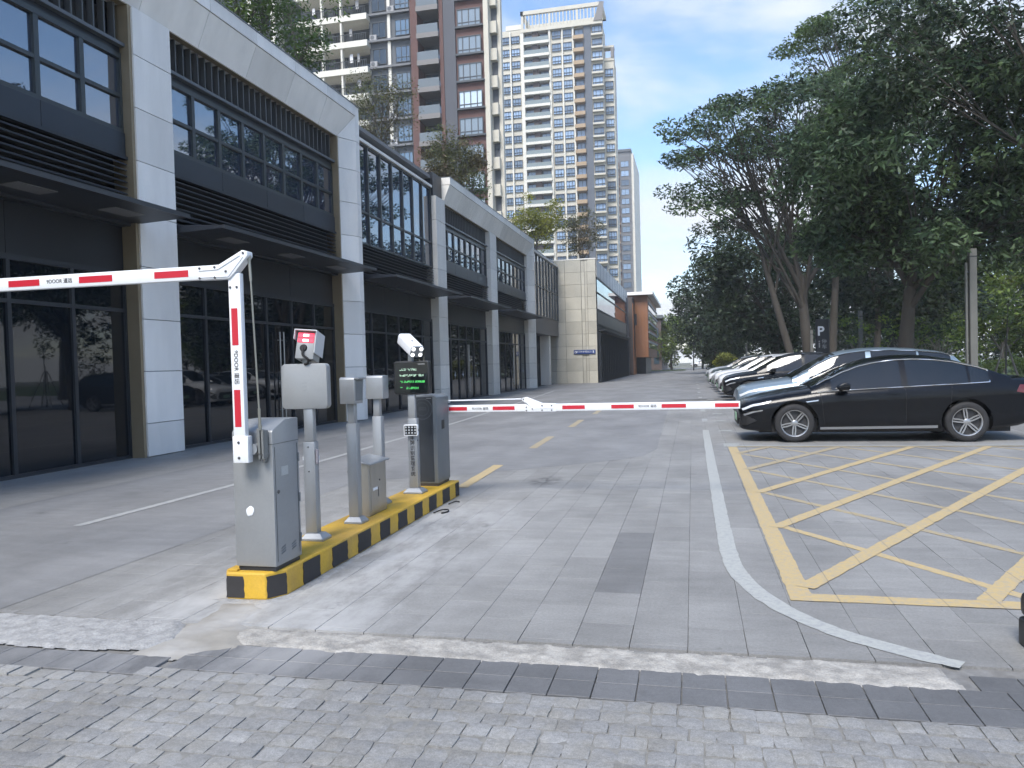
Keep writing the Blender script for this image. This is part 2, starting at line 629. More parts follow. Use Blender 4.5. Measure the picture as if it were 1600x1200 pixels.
# paving slabs 0.30 x 0.60
slab_me = MB().box(-0.1491, 0.1491, -0.2990, 0.2990, -0.02, 0.0).mesh('paving_slab', M_SLAB, bevel=0.0012)
slab_dk = slab_me.copy()
slab_dk.materials.clear()
slab_dk.materials.append(M_SLABD)
def inside(pt, poly):
    x, y = pt
    c = False
    j = len(poly) - 1
    for i in range(len(poly)):
        if (poly[i][1] > y) != (poly[j][1] > y) and x < (poly[j][0] - poly[i][0]) * (y - poly[i][1]) / (poly[j][1] - poly[i][1]) + poly[i][0]:
            c = not c
        j = i
    return c
cand = []
for k in range(-32, 34):
    x = -0.505 + 0.30 * k
    for j in range(0, 42):
        y = 4.43 + 0.60 * j + (0.30 if k % 2 else 0.0) - 0.30
        if y < 4.3 or x > 9.3 or x < -9.8: continue
        if x > 5.8 and y > 13: continue
        if all(inside((x + a, y + b), asph) for a in (-.16, .16) for b in (-.31, .31)): continue
        if x < -3.02 and x > -3.0: continue
        a, b, c = px((x - .15, y, 0)), px((x + .15, y, 0)), px((x, y - .3, 0))
        d = px((x, y + .3, 0))
        vis = -20 < px((x, y, 0))[0] < 1620 and -20 < px((x, y, 0))[1] < 1215
        cand.append((-(abs(b[0] - a[0]) * abs(c[1] - d[1])) if vis else 0, x, y, k, j))
cand.sort()
rest = MB()
rn = random.Random(3)
for i, (ar, x, y, k, j) in enumerate(cand):
    dk = (abs(x + 0.505) < 0.05 and 5.2 < y < 6.6)
    dz = rn.uniform(-0.0012, 0.0008)
    if ar < 0 and i < 296:
        o = piece('paving_slab', slab_dk if dk else slab_me, road, (x, y, dz), (rn.uniform(-.001, .001), rn.uniform(-.001, .001), rn.uniform(-.002, .002)))
    else:
        rest.box(x - .1490, x + .1490, y - .2990, y + .2990, -0.02, dz)
o = rest.build('paving_slabs', M_SLAB, road)
o['kind'] = 'stuff'
# cut slabs that close the rows against the cement strip
for k in range(-32, 34):
    x = -0.505 + 0.30 * k
    if x < -4.45 or x > 2.6: continue
    y1 = (4.43 + (0.30 if k % 2 else 0.0) - 0.30) - 0.30
    if k % 2 == 0: y1 += 0.60
    if y1 < 4.12: continue
    if y1 > 4.5: y1 -= 0.6
    if y1 - 4.075 > 0.04:
        MB().box(x - .1475, x + .1475, 4.075, y1 - .0025, -0.02, 0).build('paving_slab', M_SLAB, road)

# dark band of square slabs along the crossing
band = sheet('paving_band', [(-4.9, 3.30), (3.2, 3.30), (3.2, 3.9), (-4.9, 3.9)], -0.020, M_GROUT)
bslab = MB().box(-0.0975, 0.0975, -0.0865, 0.0865, -0.02, 0).mesh('band_slab', M_BAND, bevel=0.002)
for row, yy in enumerate((3.530, 3.708)):
    for k in range(-13, 14):
        x = 0.02 + 0.20 * k + (0.0 if row else 0.0)
        if x < -2.65: continue
        piece('band_slab', bslab, band, (x, yy, -0.006 + rn.uniform(-.0015, .0015)), (0, 0, rn.uniform(-.006, .006)))
for k in range(0, 11):
    piece('band_slab', bslab, band, (-2.83 - 0.2 * k, 3.458, -0.006 + rn.uniform(-.0015, .0015)), (0, 0, rn.uniform(-.006, .006)), (1, 1.35, 1))
for k in range(0, 9):
    piece('band_slab', bslab, band, (1.32 + 0.20 * k, 3.88, -0.006), (0, 0, rn.uniform(-.006, .006)))

# granite setts in the foreground
cobbles = sheet('cobbled_pavement', [(-5, 1.2), (3.4, 1.2), (3.4, 3.438), (-2.72, 3.438), (-2.72, 3.332), (-5, 3.332)], -0.0125, mat('sett_grout', (.20, .196, .182), .9, var=.3, vscale=20))
def sett(seed):
    r_ = random.Random(seed)
    m = MB()
    n = 3
    h = 0.0528
    vs, fs = [], []
    for i in range(n + 1):
        for j in range(n + 1):
            x = -h + 2 * h * i / n
            y = -h + 2 * h * j / n
            ed = i in (0, n) or j in (0, n)
            co = i in (0, n) and j in (0, n)
            k = 0.93 if co else (0.98 if ed else 1)
            z = (-0.0042 if ed else 0.0) + r_.uniform(-.0013, .0013) - (0.0015 if co else 0)
            vs.append((x * k + r_.uniform(-.0028, .0028), y * k + r_.uniform(-.0028, .0028), z))
    for i in range(n):
        for j in range(n):
            a = i * (n + 1) + j
            fs.append((a, a + n + 1, a + n + 2, a + 1))
    rim = [i * (n + 1) for i in range(n)] + [n * (n + 1) + j for j in range(n)] + [i * (n + 1) + n for i in range(n, 0, -1)] + [j for j in range(n, 0, -1)]
    b = len(vs)
    for q in rim:
        vs.append((vs[q][0] * 1.03, vs[q][1] * 1.03, -0.035))
    for q in range(len(rim)):
        fs.append((rim[q], rim[(q + 1) % len(rim)], b + (q + 1) % len(rim), b + q))
    m.add(vs, fs)
    return m.mesh('cobble', M_COB, smooth=50)
setts = [sett(i) for i in range(9)]
far_setts = MB()
cl = []
for j in range(0, 20):
    y = 3.438 - 0.0545 - 0.1085 * j
    for k in range(-44, 32):
        x = -0.04 + 0.1075 * k + (0.05 if j % 5 == 2 else 0.0) * (1 if k % 3 else 1)
        yy = y - 0.106 if False else y
        if x < -2.73 and j == 0: continue
        if not (-4.9 < x < 3.3): continue
        p = px((x, y, 0))
        vis = -25 < p[0] < 1625 and p[1] < 1225
        cl.append((0 if vis else 1, -p[1], x, yy, vis))
cl.sort()
for i, (q, _, x, y, vis) in enumerate(cl):
    lx = rn.choice((1, 1, 1, 1, 0.94))
    z = -0.004 + rn.gauss(0, .0022)
    if vis and i < 298:
        piece('cobble', rn.choice(setts), cobbles, (x + rn.uniform(-.003, .003), y + rn.uniform(-.003, .003), z),
              (rn.gauss(0, .008), rn.gauss(0, .008), rn.choice((0, 1, 2, 3)) * math.pi / 2 + rn.gauss(0, .025)), (lx, 1, 1))
    else:
        far_setts.box(x - .048, x + .048, y - .048, y + .048, -0.04, z)
o = far_setts.build('cobbles', M_COB, cobbles)
o['kind'] = 'stuff'

# rough cement fillets at the edge of the slabs
def rubble_strip(name, outline, z0, amp, m, seed, parent, step=0.02, lift=0.0, fade=0.035, sink=None):
    xs = [p[0] for p in outline]
    ys = [p[1] for p in outline]
    x0, x1, y0, y1 = min(xs), max(xs), min(ys), max(ys)
    nx, ny = int((x1 - x0) / step) + 1, int((y1 - y0) / step) + 1
    r_ = np.random.default_rng(seed)
    def sm(a, k):
        for _ in range(k):
            a = (a + np.roll(a, 1, 0) + np.roll(a, -1, 0) + np.roll(a, 1, 1) + np.roll(a, -1, 1)) / 5
        return a / (a.std() + 1e-9)
    H = np.maximum(-1.1, sm(r_.normal(size=(nx + 1, ny + 1)), 6) * 0.55 + sm(r_.normal(size=(nx + 1, ny + 1)), 1) * 0.25 + sm(r_.normal(size=(nx + 1, ny + 1)), 30) * 0.6)
    vs, fs, idx = [], [], {}
    def vid(i, j):
        if (i, j) not in idx:
            idx[(i, j)] = len(vs)
            t = (j / max(ny, 1))
            vs.append((x0 + (x1 - x0) * i / nx, y0 + (y1 - y0) * j / ny, z0 + lift * t + amp * H[i, j]))
        return idx[(i, j)]
    ol = np.array(outline)
    oa, ob = ol, np.roll(ol, -1, 0)
    def edge_dist(x, y):
        p = np.array([x, y])
        d = ob - oa
        t = np.clip(((p - oa) * d).sum(1) / ((d * d).sum(1) + 1e-12), 0, 1)
        return np.sqrt((((oa + d * t[:, None]) - p) ** 2).sum(1).min())
    for i in range(nx):
        for j in range(ny):
            c = (x0 + (x1 - x0) * (i + .5) / nx, y0 + (y1 - y0) * (j + .5) / ny)
            if inside(c, outline):
                fs.append((vid(i, j), vid(i + 1, j), vid(i + 1, j + 1), vid(i, j + 1)))
    low_ = min(z0 - 3 * amp, -0.004) if sink is None else sink
    for q, v in enumerate(vs):
        k = min(1.0, edge_dist(v[0], v[1]) / fade)
        k = k * k * (3 - 2 * k)
        vs[q] = (v[0], v[1], low_ + (v[2] - low_) * k)
    mb = MB()
    mb.add(vs, fs)
    me = mb.mesh(name, m, smooth=60)
    return piece(name, me, parent)
rubble_strip('cement_fillet', edge_poly([(-2.45, 3.80), (-1.9, 3.77), (-1.2, 3.785), (-.5, 3.76), (0.2, 3.775), (.7, 3.76), (1.16, 3.775), (1.12, 4.045), (0.3, 4.06), (-1.2, 4.065), (-2.62, 4.075), (-2.72, 3.96)], 0.022, 5), -0.001, 0.0036, M_CEM, 4, road, 0.013, 0.001, .04, -.012)
rubble_strip('cement_fillet', edge_poly([(-4.9, 3.60), (-3.3, 3.60), (-2.95, 3.66), (-2.86, 3.80), (-3.02, 4.12), (-3.5, 4.09), (-4.9, 4.09)], 0.012, 6), 0.002, 0.0036, M_CEMW, 9, road, 0.015, 0.006, .05, -.010)
rubble_strip('cement_patch', edge_poly([(-2.86, 3.50), (-2.60, 3.60), (-2.40, 3.74), (-2.50, 3.95), (-2.60, 4.22), (-2.62, 4.42), (-2.80, 4.55), (-3.06, 4.50), (-3.02, 4.20), (-2.98, 3.80), (-3.0, 3.58)], 0.012, 8), 0.004, 0.0020, M_PATCH, 12, road, 0.016, 0.002, .12, -.012)

# painted markings
def paint(name, col, wear, rough=0.6, scale=9.0, lo=0.45, hi=0.64):
    """Worn road paint: bare patches show the slab tone through."""
    m = bpy.data.materials.new(name)
    m.use_nodes = True
    nt = m.node_tree
    p = nt.nodes['Principled BSDF']
    p.inputs['Roughness'].default_value = rough
    N, L = nt.nodes.new, nt.links.new
    geo = N("ShaderNodeNewGeometry")
    n1 = N("ShaderNodeTexNoise")
    n1.inputs['Scale'].default_value = scale
    n1.inputs['Detail'].default_value = 9
    n1.inputs['Roughness'].default_value = 0.7
    L(geo.outputs['Position'], n1.inputs['Vector'])
    r1 = N("ShaderNodeMapRange")
    r1.inputs[1].default_value = lo
    r1.inputs[2].default_value = hi
    r1.inputs[3].default_value = 0.0
    r1.inputs[4].default_value = wear
    L(n1.outputs['Fac'], r1.inputs[0])
    mx = N("ShaderNodeMix")
    mx.data_type = 'RGBA'
    L(r1.outputs[0], mx.inputs[0])
    mx.inputs[6].default_value = (*col, 1)
    mx.inputs[7].default_value = (0.26, 0.265, 0.28, 1)
    sx = N("ShaderNodeSeparateXYZ")
    L(geo.outputs['Position'], sx.inputs[0])
    def mth(op, a, b=None):
        n = N("ShaderNodeMath")
        n.operation = op
        for i, v in enumerate((a, b)):
            if v is None: continue
            if isinstance(v, (int, float)): n.inputs[i].default_value = v
            else: L(v, n.inputs[i])
        return n.outputs[0]
    fx = mth('FRACT', mth('ADD', mth('DIVIDE', mth('ADD', sx.outputs[0], 0.655), 0.30), 100.5))
    ln = mth('LESS_THAN', mth('ABSOLUTE', mth('SUBTRACT', fx, 0.5)), 0.014)
    cr = N("ShaderNodeMix")
    cr.data_type = 'RGBA'
    L(mth('MULTIPLY', ln, 0.55 if 'yellow' in name else 0.0), cr.inputs[0])
    L(mx.outputs[2], cr.inputs[6])
    cr.inputs[7].default_value = (0.16, 0.155, 0.145, 1)
    L(cr.outputs[2], p.inputs['Base Color'])
    MATS[name] = m
    return m
P_WHITE = paint('paint_white', (0.38, 0.39, 0.365), 0.75, scale=26)
P_WHITE2 = paint('paint_white_worn', (0.36, 0.365, 0.355), 0.8)
P_YEL = paint('paint_yellow', (0.47, 0.355, 0.17), 0.55, scale=26)
P_YELW = paint('paint_yellow_worn', (0.38, 0.30, 0.16), 0.9, scale=22)

def ribbon(name, left, right, z, m, parent):
    r_ = random.Random(int(abs(left[0][0] * 977 + left[0][1] * 131)))
    l2, r2 = [], []
    for i in range(len(left) - 1):
        a, b, c, d = Vector(left[i]), Vector(left[i + 1]), Vector(right[i]), Vector(right[i + 1])
        n = max(1, int((b - a).length / (.05 if a.y < 9 else .25)))
        for k in range(n):
            u = (a.lerp(b, k / n) - c.lerp(d, k / n)).normalized()
            l2.append(tuple(a.lerp(b, k / n) + u * r_.gauss(0, .0028)))
            r2.append(tuple(c.lerp(d, k / n) + u * r_.gauss(0, .0028)))
    left, right = l2 + [left[-1]], r2 + [right[-1]]
    vs = [(x, y, z) for x, y in left] + [(x, y, z) for x, y in right]
    n = len(left)
    fs = [(i, n + i, n + i + 1, i + 1) for i in range(n - 1)]
    mb = MB()
    mb.add(vs, fs)
    me = mb.mesh(name, m)
    for p in me.polygons:
        pass
    return piece(name, me, parent)
def stripe(name, a, b, w, z, m, parent):
    a, b = Vector(a), Vector(b)
    d = (b - a).normalized()
    n = Vector((-d.y, d.x)) * (w / 2)
    return ribbon(name, [tuple(a + n), tuple(b + n)], [tuple(a - n), tuple(b - n)], z, m, parent)

def smooth_pl(pts, k=6):
    out = []
    P = [Vector(p) for p in pts]
    for i in range(len(P) - 1):
        p0, p1, p2, p3 = P[max(i - 1, 0)], P[i], P[i + 1], P[min(i + 2, len(P) - 1)]
        for q in range(k):
            t = q / k
            out.append(tuple(0.5 * ((2 * p1) + (-p0 + p2) * t + (2 * p0 - 5 * p1 + 4 * p2 - p3) * t * t + (-p0 + 3 * p1 - 3 * p2 + p3) * t ** 3)))
    out.append(tuple(P[-1]))
    return out
cl_ = smooth_pl([(0.24, 16.95), (0.235, 11.8), (0.235, 8.56), (0.237, 6.95), (0.245, 6.15), (0.28, 5.60), (0.385, 5.13), (0.56, 4.71), (0.77, 4.42), (1.03, 4.20), (1.23, 4.075)], 5)
Lw, Rw = [], []
for i, p in enumerate(cl_):
    a = Vector(cl_[max(i - 1, 0)])
    b = Vector(cl_[min(i + 1, len(cl_) - 1)])
    d = (b - a).normalized()
    n = Vector((d.y, -d.x))
    w = 0.064 if i < len(cl_) - 3 else 0.05
    Lw.append(tuple(Vector(p) + n * w))
    Rw.append(tuple(Vector(p) - n * w))
ribbon('lane_line', Lw, Rw, 0.0036, P_WHITE, road)
# yellow no-parking box
BX0, BX1, BY0, BY1 = 0.56, 6.4, 5.01, 13.72
stripe('box_edge', (BX0 + .07, BY0), (BX0 + .07, BY1), 0.14, 0.0036, P_YEL, road)
stripe('box_edge', (BX0, BY0 + .075), (BX1, BY0 + .075), 0.15, 0.0047, P_YEL, road)
stripe('box_edge', (BX0, BY1 - .05), (BX1, BY1 - .05), 0.10, 0.0047, P_YELW, road)
def clip(p, d):
    ts = []
    t0, t1 = -50, 50
    for q, dd, lo, hi in ((p[0], d[0], BX0 + .12, BX1), (p[1], d[1], BY0 + .12, BY1 - .1)):
        a, b = (lo - q) / dd, (hi - q) / dd
        t0, t1 = max(t0, min(a, b)), min(t1, max(a, b))
    return t0, t1
for s_, y0s in ((1.68, [5.2 + 1.86 * i for i in range(-6, 5)]), (-1.62, [7.42 + 1.80 * i for i in range(0, 10)])):
    for y0_ in y0s:
        t0, t1 = clip((0.62, y0_), (1.0, s_))
        if t1 - t0 < 0.1: continue
        stripe('hatch_line', (0.62 + t0, y0_ + s_ * t0), (0.62 + t1, y0_ + s_ * t1), 0.122 if s_ > 0 else 0.088, 0.0058 if s_ > 0 else 0.0024, P_YEL if y0_ < 9 else P_YELW, road)
# white bay lines and ticks
for i, y in enumerate((13.83, 16.45, 19.1, 21.7, 24.3, 26.9, 29.5)):
    stripe('bay_line', (0.60, y), (5.6, y), 0.09, 0.0036, P_WHITE2 if i else P_WHITE, road)
    stripe('bay_tick', (0.50, y + .25), (0.76, y + .25), 0.22, 0.0050, P_WHITE, road)
    stripe('bay_tick', (0.50, y - .02), (0.72, y - .02), 0.22, 0.0062, P_WHITE, road) if i == 0 else None
for y in (19.2, 23.0, 26.8, 31, 36, 41, 47, 53):
    stripe('lane_dash', (0.26, y), (0.26, y + 1.0), 0.13, 0.0045, P_WHITE2, road)
for y0_, y1_ in ((9.15, 11.25), (13.5, 15.7), (18.0, 20.2), (22.5, 24.8)):
    stripe('centre_dash', (-2.80, y0_), (-2.86, y1_), 0.15, 0.0045, P_YEL if y0_ < 12 else P_YELW, road)
el = [(-6.03, 6.55), (-5.97, 8.8), (-5.97, 12), (-6.05, 16), (-6.15, 20), (-6.6, 29), (-7.4, 42)]
ribbon('edge_line', [(x - .055, y) for x, y in el], [(x + .055, y) for x, y in el], 0.0058, P_WHITE2, road)
# pavement in front of the shops
sheet('shop_apron', [(-9.9, 3.7), (-7.75, 3.7), (-7.75, 30), (-8.6, 56), (-9.9, 56)], 0.0042, M_SLAB)

# ------------------------------------------------------------------ kerbed island with its gate equipment
IZ = 0.18
isl = thing('kerb_island', 'long narrow concrete traffic island painted yellow with black stripes round its sides', 'traffic island', (-2.86, 6.5, 0))
ip = [(-3.08, 4.62), (-3.03, 4.54), (-2.75, 4.545), (-2.665, 4.68), (-2.66, 8.60), (-3.06, 8.60)]
MB().prism(ip, 0.0, IZ, 'z').build('concrete_core', M_YEL, isl, bevel=0.012, seg=2)
ysx = [4.89, 5.138, 5.339, 5.599, 5.802, 6.054, 6.259, 6.473, 6.678, 6.904, 7.107, 7.332, 7.537, 7.77, 7.978, 8.224, 8.443, 8.58]
def painted_patch(quad, n, parent, seed):
    """Hand-painted black patch with wavy edges, standing 2 mm proud of a kerb face."""
    r_ = random.Random(seed)
    A, B, C, D = [Vector(q) for q in quad]           # bottom-left, bottom-right, top-right, top-left
    n = Vector(n)
    K = 5
    vs, fs = [], []
    for i in range(K + 1):
        t = i / K
        l = A.lerp(D, t)
        r = B.lerp(C, t)
        w = (r - l)
        l2 = l + w * r_.uniform(-.035, .035)
        r2 = r + w * r_.uniform(-.035, .035)
        vs += [l2 + n * .0022, r2 + n * .0022, l2 - n * .01, r2 - n * .01]
    for i in range(K):
        a, b = i * 4, i * 4 + 4
        fs += [(a, a + 1, b + 1, b), (a, b, b + 2, a + 2), (a + 1, a + 3, b + 3, b + 1)]
    fs += [(0, 2, 3, 1), (K * 4, K * 4 + 1, K * 4 + 3, K * 4 + 2)]
    mb = MB()
    mb.add(vs, fs)
    mb.build('black_stripe', M_KBLK, parent)
for i in range(0, len(ysx), 2):
    a, b = ysx[i], ysx[i + 1]
    painted_patch([(-2.66, a, 0.012), (-2.66, b, 0.012), (-2.66, b, 0.162), (-2.66, a, 0.162)], (1, 0, 0), isl, i)
for a, b in ((4.95, 5.2), (5.45, 5.7), (5.95, 6.2), (6.45, 6.7), (6.95, 7.2), (7.45, 7.7), (7.95, 8.2)):
    painted_patch([(-3.066, b, 0.012), (-3.066, a, 0.012), (-3.066, a, 0.162), (-3.066, b, 0.162)], (-1, 0, 0), isl, int(a * 100))
painted_patch([(-3.03, 4.541, 0.012), (-2.90, 4.543, 0.012), (-2.905, 4.543, 0.155), (-3.028, 4.541, 0.155)], (0, -1, 0), isl, 31)
nn = Vector((0.135, -0.085, 0)).normalized()
painted_patch([(-2.7445, 4.5538, 0.012), (-2.6695, 4.6729, 0.012), (-2.6695, 4.6729, 0.155), (-2.7445, 4.5538, 0.155)], nn, isl, 35)
# cement smeared round the foot
rubble_strip('cement_fillet', edge_poly([(-3.16, 4.50), (-2.72, 4.46), (-2.58, 4.62), (-2.60, 8.2), (-2.72, 8.2), (-2.72, 4.7), (-2.8, 4.6), (-3.06, 4.6)], 0.010, 18), 0.003, 0.0022, M_CEMW, 22, road, 0.02, 0, .03, -.004)

def bolt(parent, x, y, z, r=0.006, n=(0, -1, 0)):
    key = 'bolt_%d_%s' % (int(r * 1e5), n)
    if key not in BOLTS:
        ax = 'y' if n[1] else ('x' if n[0] else 'z')
        sgn = n[1] or n[0] or n[2]
        mb = MB().lathe([(0.0005, sgn * .006), (r * .8, sgn * .006), (r, sgn * .004), (r, 0)], 10, None, ax)
        BOLTS[key] = mb.mesh('bolt', M_BOLT, smooth=40)
    return piece('bolt', BOLTS[key], parent, (x, y, z))
BOLTS = {}

LOGO = "DOOR"
def boom_text(parent, x, y, z, M, size):
    return text_obj('logo_lettering', "9DOOR 道远", size, M_INK, parent, at(x, y, z) @ M, offset=0.0004)

# --- near barrier
g1 = thing('barrier_gate', 'light grey barrier gate cabinet with raised folding red and white arm, front of island', 'barrier gate', (-2.835, 4.76, IZ))
cx0, cx1, cy0, cy1 = -2.985, -2.690, 4.590, 4.935
prof = [(cy0, IZ + .03), (cy1, IZ + .03), (cy1, 1.175), (cy0 + .17, 1.175), (cy0 + .012, 1.115), (cy0, 1.10)]
body = MB().prism([(y, z) for y, z in prof], cx0, cx1, 'x').build('cabinet', M_CAB, g1, bevel=0.006, seg=2, smooth=40)
MB().box(cx0 + .012, cx1 - .012, cy0 + .012, cy1 - .012, IZ - .002, IZ + .031).build('plinth', M_FRAME, g1)
MB().box(cx0 - .0015, cx1 + .0015, cy0 - .0015, cy1 + .0015, 1.018, 1.021).build('hood_seam', M_CABD, g1)
for k, (a, b) in enumerate(((4.66, .31), (4.66, .30), (4.66, .28))):
    pass
for yy in (4.66, 4.80):
    for k in range(3):
        zz_ = IZ + .10 + .018 * k
        MB().prism([(yy, zz_), (yy + .055, zz_ + .012), (yy + .055, zz_ + .017), (yy, zz_ + .005)], cx1 + .0005, cx1 + .004, 'x').build('vent_slot', M_CABS, body)
MB().box(cx1 + .0005, cx1 + .0025, cy0 + .022, cy0 + .024, IZ + .06, 1.00).build('door_seam', M_CABD, body)
MB().box(cx1 + .0005, cx1 + .0025, cy1 - .030, cy1 - .028, IZ + .06, 1.00).build('door_seam', M_CABD, body)
MB().lathe([(0.0005, .006), (.011, .006), (.013, .003), (.013, 0)], 14, at(cx1, cy0 + .055, .70), 'x').build('door_lock', M_BOLT, body, smooth=40)
MB().box(cx1 + .0005, cx1 + .0015, cy0 + .10, cy0 + .19, .80, .86).build('rating_sticker', mat('sticker_grey', (.42, .43, .42), .5), body)
for zz_ in (.34, .62, .90):
    MB().tube([(cx1 + .003, cy1 - .012, zz_ - .03), (cx1 + .003, cy1 - .012, zz_ + .03)], .006, 8).build('hinge', M_CABS, body, smooth=50)
blob = MB()
pts = []
for k in range(18):
    a = 2 * math.pi * k / 18
    r_ = 0.030 * (1 + 0.16 * math.sin(a * 2 + 1) + .06 * math.sin(5 * a))
    pts.append((-2.868 + r_ * math.cos(a) * .85, 0.578 + r_ * math.sin(a) * 1.25))
blob.prism(pts, cy0 - .0045, cy0 + .002, 'y').build('white_cap', M_WHITE, g1, bevel=0.003, seg=2, smooth=60)
pole_y = cy0 - 0.10
arm = MB().box(-2.900, -2.815, pole_y - .012, pole_y + .033, 0.925, 2.135).build('arm_post', M_WHITE, g1, bevel=0.006, seg=2, smooth=40)
MB().box(-2.906, -2.796, pole_y - .016, pole_y + .040, 0.912, 1.085).build('arm_clamp', M_WHITE, g1, bevel=0.005, seg=2, smooth=40)
MB().lathe([(0.0005, pole_y + .03), (.035, pole_y + .03), (.035, cy0 + .002)], 20, at(-2.795, 0, 0.995), 'y').build('drive_shaft', M_STEEL, g1, smooth=40)
for z in (1.045, 0.945):
    bolt(arm, -2.862, pole_y - .016, z, .009)
for z0_, z1_ in ((1.145, 1.385), (1.672, 1.910)):
    MB().box(-2.884, -2.839, pole_y - .0135, pole_y - .010, z0_, z1_).build('reflector', M_RED, arm)
boom_text(arm, -2.862, pole_y - .0128, 1.53, FACE_Y @ Matrix.Rotation(R(-90), 4, 'Z'), 0.038)
bar = MB().box(-6.45, -2.945, pole_y - .012, pole_y + .033, 2.105, 2.195).build('folding_boom', M_WHITE, g1, bevel=0.006, seg=2, smooth=40)
xr = -3.187
k = 0
for xa, xb in ((-3.441, -3.187), (-4.027, -3.765), (-4.603, -4.347), (-5.20, -4.94), (-5.78, -5.52), (-6.36, -6.10)):
    MB().box(xa, xb, pole_y - .0135, pole_y - .010, 2.128, 2.172).build('reflector', M_RED, bar)
boom_text(bar, -4.185, pole_y - .0128, 2.150, FACE_Y, 0.036)
# folding elbow: two cheek plates with ribs and bolts
def elbow(parent, pts, y0, y1, rib, bolts, m=M_WHITE):
    e = MB().prism(pts, y0, y1, 'y').build('elbow_bracket', m, parent, bevel=0.004, seg=2, smooth=40)
    for r_ in rib:
        mb = MB()
        for i in range(len(r_) - 1):
            mb.tube([(r_[i][0], y0 - .001, r_[i][1]), (r_[i + 1][0], y0 - .001, r_[i + 1][1])], .0045, 6)
        mb.build('rib', m, e, smooth=60)
    for (x, z) in bolts:
        bolt(e, x, y0, z, .008)
    return e
elbow(g1, [(-3.12, 2.103), (-2.885, 2.100), (-2.845, 2.135), (-2.748, 2.238), (-2.752, 2.268), (-2.785, 2.278), (-2.955, 2.194), (-3.12, 2.190)],
      pole_y - .024, pole_y + .044, [[(-3.10, 2.118), (-2.89, 2.115), (-2.78, 2.235)], [(-3.10, 2.162), (-2.96, 2.165), (-2.80, 2.245)]],
      [(-3.095, 2.176), (-3.095, 2.113), (-2.985, 2.178), (-2.985, 2.112), (-2.905, 2.148), (-2.778, 2.258)])
for x in (-2.885, -2.838):
    bolt(arm, x, pole_y - .012, 2.045, .008)
rod = MB()
rod.tube([(-2.757, pole_y + .01, 2.245), (-2.757, pole_y + .012, 2.215)], .012, 10)
rod.tube([(-2.757, pole_y + .012, 2.225), (-2.752, pole_y + .014, 2.08)], .0095, 10)
rod.tube([(-2.752, pole_y + .014, 2.09), (-2.735, pole_y + .03, 1.25)], .0062, 10)
rod.tube([(-2.735, pole_y + .03, 1.26), (-2.733, pole_y + .03, 1.12)], .0095, 10)
rod.tube([(-2.733, pole_y + .03, 1.155), (-2.733, pole_y + .03, 1.135)], .013, 10)
rod.build('link_rod', mat('rod_steel', (0.30, 0.295, 0.26), 0.35, metal=0.7), g1, smooth=50)
fork = MB()
fork.prism([(-2.762, 1.125), (-2.714, 1.115), (-2.712, 0.945), (-2.728, 0.90), (-2.752, 0.905), (-2.758, 0.95)], pole_y + .060, pole_y + .095, 'y')
fork.prism([(-2.760, 1.130), (-2.738, 1.130), (-2.738, 0.93), (-2.752, 0.93)], pole_y + .030, pole_y + .062, 'y')
fork.prism([(-2.732, 1.120), (-2.714, 1.118), (-2.714, 0.93), (-2.728, 0.93)], pole_y + .030, pole_y + .062, 'y')
fk = fork.build('rod_anchor', mat('anchor_grey', (0.20, 0.205, 0.20), 0.5, metal=0.4), g1, bevel=0.003)
for x, z in ((-2.748, 0.965), (-2.726, 0.96), (-2.742, 0.925), (-2.722, 0.925)):
    bolt(fk, x, pole_y + .030, z, .006)
MB().prism([(cx0 - .05, IZ + .003), (cx0 + .02, IZ + .003), (cx0 + .02, IZ + .012), (cx0 - .05, IZ + .012)], 4.565, 4.60, 'y').build('paint_tray', M_YEL, g1)

def base_flange(parent, x, y, hx, hy, z0=IZ, m=M_STEEL):
    """Folded cover plate: low skirt with sloping sides up to the post."""
    a, b = (hx, hy), (hx * .62, hy * .62)
    vs = [(x + i * a[0], y + j * a[1], z) for z in (z0, z0 + .018) for i, j in ((-1, -1), (1, -1), (1, 1), (-1, 1))]
    vs += [(x + i * b[0], y + j * b[1], z0 + .055) for i, j in ((-1, -1), (1, -1), (1, 1), (-1, 1))]
    fs = [(3, 2, 1, 0), (8, 9, 10, 11)]
    for q in (0, 4):
        fs += [(q + i, q + (i + 1) % 4, q + 4 + (i + 1) % 4, q + 4 + i) for i in range(4)]
    mb = MB()
    mb.add(vs, fs)
    return mb.build('base_cover', m, parent, bevel=0.002)

def post(parent, x, y, z0, z1, w, d, name='post', m=M_STEEL):
    return MB().box(x - w / 2, x + w / 2, y - d / 2, y + d / 2, z0, z1).build(name, m, parent, bevel=0.005, seg=2, smooth=40)

# --- camera stand seen from behind, with grey display box
x, y = -2.905, 5.52
s1 = thing('camera_stand', 'steel post with plain grey square display back and red lit camera on top', 'camera stand', (x, y, IZ))
base_flange(s1, x + .02, y, .095, .075)
post(s1, x, y, IZ, .945, .098, .07)
post(s1, x, y, .945, 1.20, .078, .055, 'post_extension')
dz = 1.375
db = MB().prism([(px_ + x - .022, pz_ + dz) for px_, pz_ in rrect(.385, .350, .035)], y - .035, y + .035, 'y').build('display_box', M_CAB, s1, bevel=0.006, seg=2, smooth=40)
for q in range(3):
    MB().box(x - .040 + .004 * q, x + .006 - .004 * q, y - .0362, y - .034, dz + .025 - .030 * q, dz + .027 - .030 * q).build('pressed_slot', M_CABS, db)
MB().box(x + .162, x + .170, y - .0362, y - .034, dz + .07, dz + .15).build('label_strip', M_SOFFIT, db)
post(s1, x - .012, y, dz + .175, 1.635, .050, .045, 'camera_bracket')
for q in (-1, 1):
    MB().tube([(x - .012 + q * .026, y - .005, 1.575), (x - .012 + q * .044, y - .005, 1.575)], .007, 8).build('bracket_knob', M_BOLT, s1, smooth=40)
